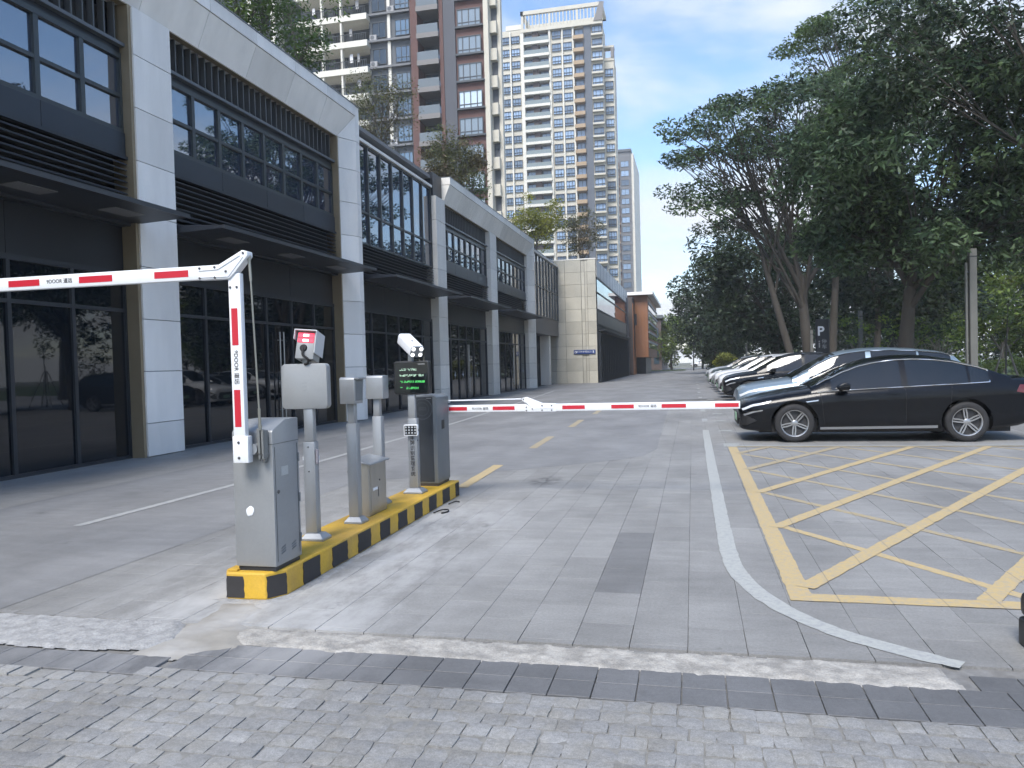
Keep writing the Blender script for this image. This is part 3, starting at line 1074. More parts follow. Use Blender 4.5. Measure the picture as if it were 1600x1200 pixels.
# camera tilted down towards the far side: box, visor, lit window at the rear
CM = at(x - .005, y + .015, 1.70) @ Matrix.Rotation(R(5), 4, 'Y') @ Matrix.Rotation(R(9), 4, 'Z') @ Matrix.Rotation(R(-12), 4, 'X')
camb = MB().box(-.072, .072, -.05, .11, -.125, .085, CM).build('camera_housing', M_CAB, s1, bevel=0.006, seg=2, smooth=40)
vis = MB()
vis.box(-.088, .088, -.085, .13, .092, .100, CM)
vis.box(-.088, -.082, -.085, .13, .02, .095, CM)
vis.box(.082, .088, -.085, .13, -.08, .095, CM)
vis.build('visor', mat('visor_white', (0.55, 0.56, 0.57), 0.4), s1, bevel=0.002)
MB().box(-.064, .064, -.056, -.048, .002, .080, CM).build('red_lens', emit('lamp_red', (0.75, 0.05, 0.09), 0.35), camb, bevel=0.004)
for z0_ in (.010, .050):
    MB().box(-.021, .021, -.0585, -.055, z0_, z0_ + .017, CM).build('lit_panel', E_WHITE, camb)
MB().box(-.066, .066, -.0590, -.055, .0395, .0425, CM).build('lens_bar', mat('lens_bar', (.18, .02, .03), .4), camb)
MB().lathe([(0.0005, -.062), (.022, -.062), (.028, -.056), (.030, -.049)], 18, CM @ at(-.012, 0, -.040), 'y').build('cable_gland', M_RUBBER, camb, smooth=40)
cab = smooth_pl([tuple(CM @ Vector((-.012, -.058, -.040)))] + [(x - .005, y - .07, 1.62), (x + .028, y - .055, 1.585), (x + .020, y - .045, 1.553), (x - .010, y - .036, 1.545)], 6)
MB().tube(cab, .0095, 8).build('cable', M_RUBBER, s1, smooth=60)
for q in (-1, 1):
    cl2 = MB()
    cl2.box(x + q * .050 - .012, x + q * .050 + .012, y - .02, y + .02, .80, .83)
    cl2.build('side_clamp', M_WHITE, s1, bevel=0.003)
MB().box(x + .053, x + .072, y - .03, y - .01, .775, .885).build('cable_clip', mat('clip_grey', (.25, .24, .27), .5), s1, bevel=0.002)
for z in (.905, .715):
    bolt(s1, x - .004, y - .035, z, .006)

# --- two reader posts
def reader(name, label, x, y, hw, hd, flip):
    t = thing(name, label, 'reader post', (x, y, IZ), 'card reader posts on the island')
    base_flange(t, x + .005, y, .082, .075)
    post(t, x, y, IZ, 1.035, .090, .085)
    post(t, x - .004, y, 1.035, 1.22, .066, .06, 'post_extension')
    hd_ = MB().prism([(y - hd / 2, 1.205), (y + hd / 2 - (.03 if not flip else 0), 1.205), (y + hd / 2, 1.43), (y - hd / 2 + .015, 1.43), (y - hd / 2, 1.415)], x - hw / 2, x + hw / 2, 'x').build('reader_head', M_STEEL, t, bevel=0.005, seg=2, smooth=40)
    sx_ = 1 if not flip else -1
    MB().box(x + sx_ * hw / 2 - .002, x + sx_ * hw / 2 + .004, y - hd / 2 + .02, y + hd / 2 - .04, 1.23, 1.40).build('reader_panel', M_CABS, hd_, bevel=0.002)
    MB().box(x + sx_ * hw / 2 - .002, x + sx_ * hw / 2 + .035, y - hd / 2 + .01, y + hd / 2 - .02, 1.412, 1.424).build('rain_hood', M_STEEL, hd_, bevel=0.002)
    bolt(t, x - .045, y - .03, .62, .006, (-1, 0, 0))
    return t
reader('reader_post', 'nearer of two steel posts with small box heads, standing before the stainless cabinet', -2.845, 6.17, .135, .20, False)
reader('reader_post', 'farther of two steel posts with small box heads, standing behind the stainless cabinet', -2.985, 7.05, .175, .15, True)

# --- stainless switch box
t = thing('switch_cabinet', 'small stainless steel cabinet with sloping lid between the two reader posts', 'cabinet', (-2.885, 6.61, IZ))
bx = MB().box(-2.965, -2.822, 6.41, 6.81, IZ, .655).build('box_body', M_STEELW, t, bevel=0.004)
MB().prism([(-3.0, .695), (-2.79, .655), (-2.79, .640), (-3.0, .672)], 6.385, 6.835, 'y').build('sloping_lid', M_STEEL, t, bevel=0.003)
MB().box(-2.824, -2.817, 6.45, 6.795, IZ + .02, .635).build('box_door', M_STEELW, t, bevel=0.002)
MB().box(-2.8175, -2.8155, 6.49, 6.59, .400, .425).build('lettering_plate', M_WINK, bx)
MB().box(-2.8175, -2.814, 6.60, 6.615, .33, .42).build('lock', M_BOLT, bx, bevel=0.002)
MB().lathe([(0.0005, .006), (.008, .006), (.008, 0)], 10, at(-2.8175, 6.64, .48), 'x').build('key_hole', M_BOLT, bx)

# --- display stand with lit screen and camera facing the viewer
x, y = -2.868, 7.70
s2 = thing('display_stand', 'steel post carrying black screen with green lit lines and white four lamp camera', 'display stand', (x, y, IZ))
base_flange(s2, x + .003, y, .105, .085)
post(s2, x, y, IZ, .965, .100, .075)
post(s2, x - .006, y, .965, 1.24, .076, .055, 'post_extension')
dz = 1.392
scx = x + .012
sb = MB().prism([(a + scx, b + dz) for a, b in rrect(.392, .348, .032)], y - .045, y + .035, 'y').build('display_box', M_BLACK, s2, bevel=0.006, seg=2, smooth=40)
MB().prism([(a + scx, b + dz) for a, b in rrect(.36, .318, .022)], y - .0475, y - .044, 'y').build('screen', mat('screen_glass', (.006, .009, .010), .12), sb)
led_dot = MB().box(-.0032, .0032, -.0006, .0006, -.0032, .0032).mesh('led', E_GREEN)
rl = random.Random(11)
for row, (zo, mm, segs) in enumerate(((.085, E_PALE, [(-.125, .065, .5)]), (.024, E_PALE, [(-.125, .075, .5), (.085, .145, .95)]), (-.042, E_GREEN, [(-.120, .030, .7), (.045, .150, .97)]), (-.108, E_GREEN, [(-.12, -.085, .5), (-.055, .08, .85)]))):
    mb = MB()
    for (a, b, dens) in segs:
        n = int((b - a) / .0075)
        for i in range(n):
            for j in range(3):
                if rl.random() < dens * (0.75 if (i // 3) % 2 else .98):
                    cx_ = scx + a + .0075 * i
                    mb.box(cx_ - .0027, cx_ + .0027, y - .0490, y - .0474, dz + zo + .0075 * (j - 1) - .0027, dz + zo + .0075 * (j - 1) + .0027)
    mb.build('lit_text_line', mm, sb)
MB().box(scx + .075, scx + .150, y - .0485, y - .0474, dz + .136, dz + .143).build('maker_name', M_SOFFIT, sb)
post(s2, x - .005, y, dz + .17, 1.64, .052, .045, 'camera_bracket')
CM = at(x - .015, y + .02, 1.735) @ Matrix.Rotation(R(46), 4, 'Z') @ Matrix.Rotation(R(26), 4, 'X')
camb = MB().prism([(a, b) for a, b in rrect(.150, .125, .030)], -.17, .16, 'y', CM).build('camera_housing', M_WHITE, s2, bevel=0.004, seg=2, smooth=40)
MB().prism([(a, b) for a, b in rrect(.142, .115, .026)], -.174, -.168, 'y', CM).build('front_glass', mat('lens_grey', (.16, .17, .18), .25), camb)
for i in (-1, 1):
    for j in (-1, 1):
        MB().lathe([(0.0005, -.183), (.016, -.183), (.019, -.176), (.019, -.172)], 16, CM @ at(i * .044, 0, j * .032 - .003), 'y').build('lamp', E_WHITE, camb, smooth=40)
MB().box(-.012, .004, -.05, -.02, .062, .0640, CM).build('maker_mark', M_INK, camb)
fl = MB().prism([(a + x - .004, b + .845) for a, b in rrect(.152, .118, .010, 2)], y - .075, y - .040, 'y').build('fill_light', M_WHITE, s2, bevel=0.003)
MB().box(x - .070, x + .062, y - .0765, y - .074, .797, .893).build('fill_light_face', M_BLACK, fl)
for i in range(4):
    for j in range(3):
        MB().lathe([(0.0005, -.0045), (.0085, -.003), (.0105, 0)], 10, at(x - .0545 + .0337 * i, y - .0765, .815 + .030 * j), 'y').build('led_lens', mat('led_lens', (.42, .44, .45), .25), fl, smooth=60)
for q in (-1, 1):
    bolt(fl, x - .004 + q * .078, y - .055, .845, .008, (q, 0, 0))
bolt(s2, x + .05, y - .02, .735, .009, (1, 0, 0))
for i, ch in enumerate("车牌识别管理系统"):
    text_obj('lettering', ch, .052, M_INK, s2, at(x - .002, y - .0385, .775 - .0545 * i - .012) @ FACE_Y, offset=.0006)

# --- far barrier with lowered boom
g2 = thing('barrier_gate', 'charcoal barrier gate cabinet with lowered red and white boom across the lane', 'barrier gate', (-2.89, 8.35, IZ))
cx0, cx1, cy0, cy1 = -3.035, -2.752, 8.13, 8.56
MB().prism([(cx0, IZ + .03), (cx1, IZ + .03), (cx1, 1.16), (cx1 - .02, 1.175), (cx1 - .05, 1.19), (cx0 + .02, 1.19), (cx0, 1.175)], cy0, cy1, 'y').build('cabinet', M_CABS, g2, bevel=0.008, seg=2, smooth=40)
dr = MB().box(cx0 + .004, cx1 - .045, cy0 - .006, cy0 + .004, IZ + .05, 1.170).build('front_door', M_CABD, g2, bevel=0.004)
MB().box(cx0 + .012, cx1 - .012, cy0 + .012, cy1 - .012, IZ - .002, IZ + .031).build('plinth', mat('plinth_brown', (.07, .06, .05), .6), g2)
ring = MB()
rc = ((cx0 + cx1) / 2 - .022, 1.035)
ring.lathe([(.108, -.004), (.108, -.0075), (.116, -.0075), (.116, -.004)], 36, at(rc[0], cy0 - .003, rc[1]), 'y')
ring.lathe([(.072, -.004), (.072, -.006), (.075, -.006), (.075, -.004)], 36, at(rc[0], cy0 - .003, rc[1]), 'y')
ring.build('embossed_ring', mat('ring_grey', (.085, .092, .102), .35), dr, smooth=40)
for q in range(3):
    MB().box(rc[0] - .045, rc[0] + .045, cy0 - .0085, cy0 - .005, rc[1] - .012 + .012 * q, rc[1] - .008 + .012 * q).build('embossed_bar', MATS['ring_grey'], dr)
MB().box(cx1 - .115, cx1 - .055, cy0 - .0075, cy0 - .005, 1.150, 1.157).build('maker_name', M_SOFFIT, dr)
MB().box(cx1 - .001, cx1 + .004, cy0 + .16, cy0 + .25, .80, .90).build('lock_plate', M_BLACK, g2, bevel=0.002)
by = cy1 + .06
b2 = MB().box(-2.83, 0.485, by - .022, by + .022, .965, 1.047).build('boom', M_WHITE, g2, bevel=0.006, seg=2, smooth=40)
for xa, xb in ((-2.76, -2.542), (-2.236, -1.979), (-1.431, -1.177), (-.884, -.637), (-.338, -.078), (.225, .470)):
    MB().box(xa, xb, by - .0240, by - .020, .985, 1.027).build('reflector', M_RED, b2)
boom_text(b2, -2.385, by - .0228, 1.004, FACE_Y, .034)
boom_text(b2, -.49, by - .0228, 1.006, FACE_Y, .034)
MB().tube([(-2.80, by, 1.100), (-1.90, by, 1.106)], .0075, 8).build('link_rod', M_WHITE, g2, smooth=50)
elbow(g2, [(-1.86, .962), (-1.50, .960), (-1.50, 1.050), (-1.66, 1.056), (-1.84, 1.128), (-1.885, 1.118), (-1.89, 1.09), (-1.80, 1.03), (-1.86, 1.03)],
      by - .032, by + .032, [[(-1.78, 1.0), (-1.52, 1.0)], [(-1.85, 1.085), (-1.76, .985)]], [(-1.87, 1.105), (-1.84, 1.015), (-1.84, .975), (-1.77, .995), (-1.66, 1.03), (-1.66, .978), (-1.55, 1.03), (-1.55, .978)])
MB().lathe([(.045, cy1 - .005), (.045, by + .03)], 20, at(-2.86, 0, 1.006), 'y').build('drive_shaft', M_STEEL, g2, smooth=40)

# loose ends of loop cable beside the island
for i, pts in enumerate(([(-2.60, 7.50, .012), (-2.55, 7.62, .020), (-2.50, 7.66, .014), (-2.48, 7.58, .010), (-2.52, 7.50, .009)], [(-2.60, 8.0, .012), (-2.56, 8.12, .018), (-2.52, 8.14, .010)])):
    me = MB().tube(smooth_pl(pts, 6), .0075, 8).mesh('loop_cable', M_RUBBER, smooth=60)
    tag(piece('loop_cable', me, None), ['longer curl of black cable on the paving beside the island end', 'shorter stub of black cable on the paving beside the island end'][i], 'cable')
# dark scuff on the paving is part of the slab; black moulded block at the frame edge
t = thing('base_block', 'black moulded plastic base block on the paving by the hatched box', 'barrier base', (1.72, 4.4, 0))
MB().prism([(a + 1.80, b + 4.30) for a, b in rrect(.40, .36, .06)], 0.0, .135, 'z').build('lower_shell', M_BLACK, t, bevel=0.012, seg=2, smooth=40)
MB().prism([(a + 1.80, b + 4.30) for a, b in rrect(.385, .345, .06)], .140, .275, 'z').build('upper_shell', M_BLACK, t, bevel=0.04, seg=3, smooth=40)
MB().prism([(a + 1.80, b + 4.30) for a, b in rrect(.37, .33, .06)], .134, .141, 'z').build('seam', mat('seam_grey', (.06, .06, .06), .5), t)

# ------------------------------------------------------------------ long two-storey shop building on the far side of the lane
shop = thing('shop_building', 'long two storey grey stone shop building with dark glass fronts and canopies', 'building', (-9.6, 28, 0))
MB().box(-34, -10.35, -4, 57, -0.05, 8.75).build('core', M_VOID, shop)
MB().box(-34, -9.75, -4, 57, 8.80, 8.92).build('roof_slab', mat('roof_grey', (.22, .22, .22), .8), shop)
rb = random.Random(5)

def column(y0, y1, splay=None, m=M_STONE, zt=8.05, gold=True):
    core = MB().box(-10.3, -9.66, y0 + .03, y1 - .03, 0, zt).build('column', M_FRAME, shop)
    z = 0.02
    hs = [.60, .94, .94, .94, .94, .94, .94, .94, .94]
    for h in hs:
        z1 = min(z + h, zt)
        if z1 - z < .05: break
        if splay:
            poly = [(-9.62, y0), (-9.32, y0 + .60), (-9.32, y0 + .86), (-10.0, y1), (-10.0, y0)]
            mb = MB().prism(poly, z, z1 - .012, 'z')
        else:
            mb = MB().box(-10.0, -9.55, y0, y1, z, z1 - .012)
        mb.build('stone_panel', m, core, bevel=0.003)
        z = z1
    if gold:
        g = MB()
        g.box(-10.0, -9.585, y0 - .075, y0 - .005, 0, zt)
        g.build('bronze_edge', M_GOLD, core)
        g = MB()
        g.box(-10.0, -9.60, y1 + .004, y1 + .03, 0, zt)
        g.build('bronze_edge', M_GOLD, core)
    return core

def parapet(y0, y1, mitre_end, m=M_STONE):
    """Splayed stone frame over the bays: sloping soffit panels under an upright fascia."""
    core = MB().box(-10.3, -9.72, y0, y1, 8.08, 9.0).build('parapet', M_FRAME, shop)
    n = max(1, round((y1 - y0) / 1.8))
    for i in range(n):
        a = y0 + (y1 - y0) * i / n + .006
        b = y0 + (y1 - y0) * (i + 1) / n - .006
        vs = []
        e = 0.60 if (mitre_end and i == n - 1) else 0
        bo, bi = b, b - e
        vs = [(-9.62, a, 8.06), (-9.62, bi, 8.06), (-9.32, bo, 8.76), (-9.32, a, 8.76), (-9.9, a, 8.06), (-9.9, bi, 8.06), (-9.9, bo, 8.76), (-9.9, a, 8.76)]
        mb = MB()
        mb.add(vs, [(0, 1, 2, 3), (4, 7, 6, 5), (0, 4, 5, 1), (3, 2, 6, 7), (0, 3, 7, 4), (1, 5, 6, 2)])
        mb.build('soffit_panel', m, core)
        MB().box(-9.9, -9.30, a, b, 8.775, 9.06).build('fascia_panel', m, core, bevel=0.003)
    MB().box(-9.95, -9.285, y0, y1 + (.27 if mitre_end else 0), 9.064, 9.085).build('coping', M_CABS, core)
    if mitre_end:
        q = y1 - .6
        mb = MB()
        mb.add([(-9.62, q, 8.052), (-9.32, y1, 8.052), (-9.32, y1, 8.752), (-9.9, q, 8.052), (-9.9, y1, 8.052), (-9.9, y1, 8.752)],
               [(0, 1, 2), (3, 5, 4), (0, 3, 4, 1), (0, 2, 5, 3), (1, 4, 5, 2)])
        mb.box(-9.9, -9.318, y1 + .002, y1 + .26, 8.052, 9.06)
        mb.build('corner_panel', m, core)
    MB().box(-9.75, -9.605, y0, y1 - (.6 if mitre_end else 0), 8.035, 8.056).build('bronze_edge', M_GOLD, core)

fin_me = MB().box(-.06, .06, -.016, .016, -.345, .345).mesh('fin', mat('fin_grey', (.075, .08, .083), .45, rnd=.1))
def attic(y0, y1):
    bk = MB().box(-10.2, -10.1, y0, y1, 7.36, 8.03).build('attic_grille', M_VOID, shop)
    n = int((y1 - y0 - .1) / .235)
    for i in range(n):
        y = y0 + .14 + (y1 - y0 - .28) * i / (n - 1)
        piece('fin', fin_me, bk, (-9.80, y, 7.695))
    MB().box(-10.0, -9.66, y0, y1, 7.295, 7.355).build('sill_rail', mat('rail_grey', (.09, .10, .11), .4), bk)

PANES = {}
def pane(parent, w, h, loc, m, rotz=0.0, tilt=0.0, name='pane', t=.012):
    key = (round(w, 3), round(h, 3), m.name, t)
    if key not in PANES:
        PANES[key] = MB().box(-t / 2, t / 2, -w / 2, w / 2, -h / 2, h / 2).mesh('pane', m)
    return piece(name, PANES[key], parent, loc, (0, tilt, rotz))

def windows(y0, y1, n, z0=5.86, zm=6.44, z1=7.10, x=-9.80):
    f = MB()
    f.box(x - .06, x + .055, y0, y1, z1, z1 + .09)
    f.box(x - .06, x + .045, y0, y1, zm - .032, zm + .032)
    f.box(x - .06, x + .055, y0, y1, z0 - .07, z0)
    w = (y1 - y0) / n
    for i in range(n + 1):
        f.box(x - .06, x + .050, y0 + w * i - .048, y0 + w * i + .048, z0 + .002, z1 - .002)
    fr = f.build('window_frame', mat('window_frame_grey', (.036, .045, .048), .4), shop)
    for i in range(n):
        for za, zb in ((z0, zm - .032), (zm + .032, z1)):
            pane(fr, w - .096, zb - za, (x - .01, y0 + w * (i + .5), (za + zb) / 2), G_UP, rb.uniform(-.006, .006), rb.uniform(-.006, .006))
    MB().box(x - .10, x + .03, y0, y1, z1 + .09, 7.30).build('lintel', M_SPAN, shop)
    return fr

def spandrel(y0, y1, z0=5.34, z1=5.785, x=-9.72):
    n = max(1, round((y1 - y0) / 1.8))
    bk = MB().box(x - .3, x - .02, y0, y1, z0, z1).build('spandrel', M_VOID, shop)
    for i in range(n):
        MB().box(x - .05, x, y0 + (y1 - y0) * i / n + .006, y0 + (y1 - y0) * (i + 1) / n - .006, z0 + .03, z1).build('spandrel_panel', M_SPAN, bk, bevel=.003)
    MB().box(x - .06, x + .04, y0, y1, z0 - .03, z0 + .025).build('ledge', M_FRAME, bk)

def louvre(y0, y1, z0=4.36, z1=5.30, x=-9.76, n=9):
    bk = MB().box(x - .35, x - .22, y0, y1, z0, z1).build('louvre', M_VOID, shop)
    sl = MB().prism([(-.09, .035), (.05, -.028), (.05, -.008), (-.085, .052)], -(y1 - y0) / 2, (y1 - y0) / 2, 'y').mesh('slat', M_LOUV)
    for i in range(n):
        piece('slat', sl, bk, (x, (y0 + y1) / 2, z0 + (z1 - z0) * (i + .5) / n))

def canopy(y0, y1, xo=-8.60, z=4.16, lights=0):
    c = MB()
    c.prism([(-9.70, z + .03), (xo, z + .075), (xo, z + .135), (-9.70, z + .20)], y0, y1, 'y')
    o = c.build('canopy', M_CANOPY, shop, bevel=.008)
    MB().prism([(xo + .001, z + .065), (xo + .03, z + .065), (xo + .03, z + .14), (xo + .001, z + .14)], y0 - .02, y1 + .02, 'y').build('canopy_edge', mat('canopy_edge', (.045, .048, .054), .4), o)
    for i in range(lights):
        y = y0 + (y1 - y0) * (i + .5) / lights
        MB().prism([(-9.35, z + .036), (-9.02, z + .050), (-9.02, z + .060), (-9.35, z + .050)], y - .35, y + .35, 'y').build('soffit_light', mat('soffit_dim', (.19, .19, .19), .6), o)
    MB().box(-9.98, -9.68, y0, y1, z - .02, z + .20).build('canopy_beam', M_FRAME, o)

def shopfront(y0, y1, n, x=-9.88, door=None, zt=3.26, stickers=False):
    f = MB()
    w = (y1 - y0) / n
    for i in range(n + 1):
        f.box(x - .05, x + .05, y0 + w * i - .035, y0 + w * i + .035, 0.0, zt)
    f.box(x - .06, x + .06, y0, y1, zt, zt + .09)
    f.box(x - .05, x + .048, y0 + .04, y1 - .04, 0.0, .06)
    f.box(x - .05, x + .045, y0 + .04, y1 - .04, 2.62, 2.68)
    fr = f.build('shopfront_frame', M_FRAME, shop)
    for i in range(n):
        for za, zb in ((.06, 2.62), (2.68, zt)):
            pane(fr, w - .07, zb - za, (x, y0 + w * (i + .5), (za + zb) / 2), G_DN, rb.uniform(-.004, .004), rb.uniform(-.003, .003))
    np_ = max(1, round((y1 - y0) / 2.4))
    for i in range(np_):
        MB().box(x - .04, x + .02, y0 + (y1 - y0) * i / np_ + .005, y0 + (y1 - y0) * (i + 1) / np_ - .005, zt + .095, 4.14).build('upper_panel', mat('upper_panel', (.007, .009, .014), .35, rnd=.15), fr)
    if door is not None:
        for q in (-.09, .09):
            h = MB()
            h.tube([(x + .10, door + q, .35), (x + .10, door + q, 2.45)], .018, 8)
            h.tube([(x + .10, door + q, .55), (x + .03, door + q, .55)], .010, 6)
            h.tube([(x + .10, door + q, 2.25), (x + .03, door + q, 2.25)], .010, 6)
            h.build('door_handle', mat('handle_steel', (.35, .36, .37), .3, metal=.7), fr, smooth=50)
    if stickers:
        for i in range(n):
            yy = y0 + w * (i + .5)
            if rb.random() < .8:
                pts = [(yy + a * .16, 1.15 + b * .16) for a, b in ((-.9, -.2), (-.3, .1), (0, .9), (.3, .1), (.9, -.3), (.2, -.5), (0, -1.2), (-.3, -.5))]
                MB().prism(pts, x + .008, x + .011, 'x').build('paper_cutout', mat('paper_grey', (.30, .32, .36), .7), fr)

# frame A: bays to either side of the first column, then the end column with its mitred corner
COLS = [(3.55, 4.6), (12.10, 13.12), (20.40, 21.75), (28.86, 29.98), (37.08, 38.35), (46.10, 47.55)]
column(*COLS[0])
column(*COLS[1])
column(20.40, 21.75, splay=True)
column(*COLS[3], m=M_STONEC, zt=9.05, gold=False)
column(*COLS[4], m=M_STONEC, gold=False)
column(46.10, 47.55, splay=True, m=M_STONEC, gold=False)
parapet(2.0, 21.0, True)
parapet(29.98, 46.70, True, M_STONEC)
for (a, b, nw, ns, door, st, li) in ((4.65, 12.02, 8, 6, None, False, 4), (13.16, 20.32, 8, 6, 17.3, False, 3), (30.02, 37.04, 8, 6, 33.6, True, 0), (38.40, 46.06, 8, 6, 42.6, True, 0)):
    attic(a, b)
    windows(a, b, nw)
    spandrel(a, b)
    louvre(a, b)
    canopy(a + .03, b + .12, lights=li)
    shopfront(a, b, ns, door=door, stickers=st)
# recessed all-glass bay between the two frames
def glass_bay(a, b, n, x, z0, zm, z1, capm=None, m=G_UP):
    f = MB()
    w = (b - a) / n
    for i in range(n + 1):
        f.box(x - .05, x + .07, a + w * i - .03, a + w * i + .03, z0, z1)
    for z in (z0, zm, z1 - .06):
        f.box(x - .05, x + .055, a + .03, b - .03, z, z + .06)
    fr = f.build('curtain_wall', mat('mullion', (.055, .064, .068), .4), shop)
    for i in range(n):
        for za, zb in ((z0 + .06, zm), (zm + .06, z1 - .06)):
            pane(fr, w - .06, zb - za, (x, a + w * (i + .5), (za + zb) / 2), m, rb.uniform(-.008, .008), rb.uniform(-.008, .008))
    MB().box(x - .5, x + .12, a - .05, b + .02, z1 + .005, z1 + .10).build('coping', M_STONEC, fr)
    return fr
glass_bay(21.80, 28.82, 7, -9.80, 5.32, 6.28, 8.42)
MB().box(-10.3, -9.9, 21.8, 28.84, 5.3, 8.4).build('backing', M_VOID, shop)
louvre(21.80, 28.82)
canopy(22.0, 28.85)
shopfront(21.80, 28.82, 6)
glass_bay(47.60, 56.4, 8, -9.55, 4.55, 6.45, 8.50, m=glass('glass_grey', (.16, .17, .18), 1.9))
MB().box(-10.4, -9.52, 47.6, 56.4, 3.45, 4.53).build('overhang_fascia', mat('fascia_brown', (.085, .082, .085), .5), shop)
nk = MB().box(-11.9, -11.4, 47.3, 56.4, 0, 3.5).build('passage_wall', M_STONEC, shop)
MB().box(-11.4, -9.7, 53.4, 54.0, 0, 3.44).build('passage_pier', M_STONEC, shop)
MB().box(-11.39, -11.36, 50.3, 51.0, .8, 1.75).build('blue_board', M_BLUE, nk)
MB().box(-11.39, -11.36, 51.7, 52.5, 1.15, 1.75).build('notice_board', M_WINK, nk)

# ------------------------------------------------------------------ pale stone block with street sign, and the glass hall behind it
blk = thing('stone_hall', 'pale beige stone walled hall with long glass street front beyond the shops', 'building', (-8, 60, 0))
MB().box(-22, -6.75, 56.55, 84.5, -.05, 8.85).build('core', M_FRAME, blk)
wall = MB().box(-10.6, -6.72, 56.50, 56.60, 0, 8.98).build('stone_wall', mat('joint_dark', (.16, .155, .14), .8), blk)
cols = [(-10.6, -9.75), (-9.74, -8.98), (-8.97, -7.78), (-7.765, -7.53), (-7.515, -7.335), (-7.32, -6.70)]
for j in range(10):
    for (a, b) in cols:
        rec = .0 if abs((b - a) - .18) > .06 else .05
        MB().box(a, b - .012, 56.44 + rec, 56.52, .9 * j, min(.9 * j + .885, 8.98)).build('stone_panel', M_STONEB, wall, bevel=.003)
MB().box(-11, -6.68, 56.42, 56.9, 8.985, 9.06).build('coping', M_STONEC, wall)
st_ = MB().box(-6.74, -6.66, 56.9, 84.0, 7.75, 8.95).build('stone_band', M_STONE, blk)
for i in range(1, 12):
    MB().box(-6.665, -6.652, 56.9 + 2.26 * i - .02, 56.9 + 2.26 * i + .02, 7.75, 8.95).build('joint', M_FRAME, st_)
fr = MB()
for z in (7.62, 6.55, 5.32, 3.7, 4.25):
    fr.box(-6.78, -6.66, 57, 82.5, z, z + .10)
fr = fr.build('glazing_frame', M_FRAME, blk)
for i in range(6):
    a, b = 57 + 4.25 * i, 57 + 4.25 * (i + 1)
    for za, zb, mm in ((6.65, 7.62, G_UP), (5.42, 6.55, G_UP), (4.35, 5.32, M_SPAN), (.1, 3.7, G_DN)):
        pane(fr, b - a - .05, zb - za, (-6.71, (a + b) / 2, (za + zb) / 2), mm)
for k in range(19):
    MB().box(-6.75, -6.50, 57.0 + 1.42 * k - .03, 57.0 + 1.42 * k + .03, 0, 3.69).build('mullion', M_FRAME, fr)
MB().box(-6.9, -6.60, 82.5, 84.4, 0, 8.2).build('end_pier', mat('pier_dark', (.10, .095, .105), .6), blk)
MB().box(-6.74, -6.2, 57.2, 82.4, 3.82, 3.92).build('canopy', M_CANOPY, blk)
sg = thing('street_sign', 'long blue street sign with white lettering on the pale stone wall', 'sign', (-7.63, 56.4, 2.3))
spl = MB().box(-8.43, -6.84, 56.36, 56.40, 2.13, 2.43).build('sign_plate', M_BLUE, sg, bevel=.01)
text_obj('lettering', "地下停车场出入口", .16, M_WINK, sg, at(-7.62, 56.352, 2.28) @ FACE_Y)
MB().box(-6.99, -6.95, 56.348, 56.352, 2.20, 2.36).build('white_bar', M_WINK, spl)
MB().lathe([(.055, 0), (.085, 0)], 20, at(-8.28, 56.352, 2.27), 'y').build('emblem_ring', M_WINK, spl)

orange = thing('orange_building', 'orange clad building with overhanging upper storey and grey roof edge at street end', 'building', (-6, 92, 0))
M_OR = mat('orange_cladding', (.23, .105, .052), .6, var=.12, vscale=.6, rnd=.12)
MB().box(-20, -6.35, 86.5, 105, 0, 8.6).build('core', mat('core_brown', (.09, .075, .07), .7), orange)
up = MB().box(-20, -4.85, 90.05, 112, 1.95, 9.0).build('upper_storey', M_OR, orange)
for k in range(9):
    MB().box(-8.1 + .36 * k, -8.1 + .36 * (k + 1) - .02, 89.96, 90.06, 1.95, 8.98).build('cladding_board', M_OR, up)
MB().box(-7.0, -6.1, 89.93, 89.97, 5.6, 6.9).build('recess', M_FRAME, up)
for z in (3.0, 4.1, 5.2, 6.3, 7.4):
    MB().box(-4.86, -4.78, 90.5, 111.5, z, z + .55).build('window_strip', G_TW, up)
    MB().box(-4.86, -4.70, 90.3, 111.7, z + .60, z + .80).build('ledge', M_SOFFIT, up)
MB().box(-20, -4.2, 89.2, 113, 9.0, 9.35).build('roof', M_STONE, orange)
for k in range(9):
    MB().box(-6.55, -6.25, 86.6 + .4 * k, 86.75 + .4 * k, 0, 7.9 if k < 2 else 1.95).build('fin', M_OR, orange)
MB().box(-6.36, -5.3, 92, 104, 0, 1.9).build('ground_floor', M_FRAME, orange)
far_b = thing('far_building', 'small dark brown building end partly hidden by street trees beyond the orange one', 'building', (-9, 130, 0))
MB().box(-22, -4.6, 122, 150, 0, 8.0).build('walls', mat('far_brown', (.13, .10, .095), .7, var=.1), far_b)
MB().box(-22, -4.3, 121.6, 150, 8.0, 8.5).build('roof', M_CABS, far_b)
for z in (1.0, 4.6):
    for k in range(4):
        MB().box(-9.4 + 1.2 * k, -8.6 + 1.2 * k, 121.93, 122.05, z, z + 1.9).build('window', G_TW, far_b)

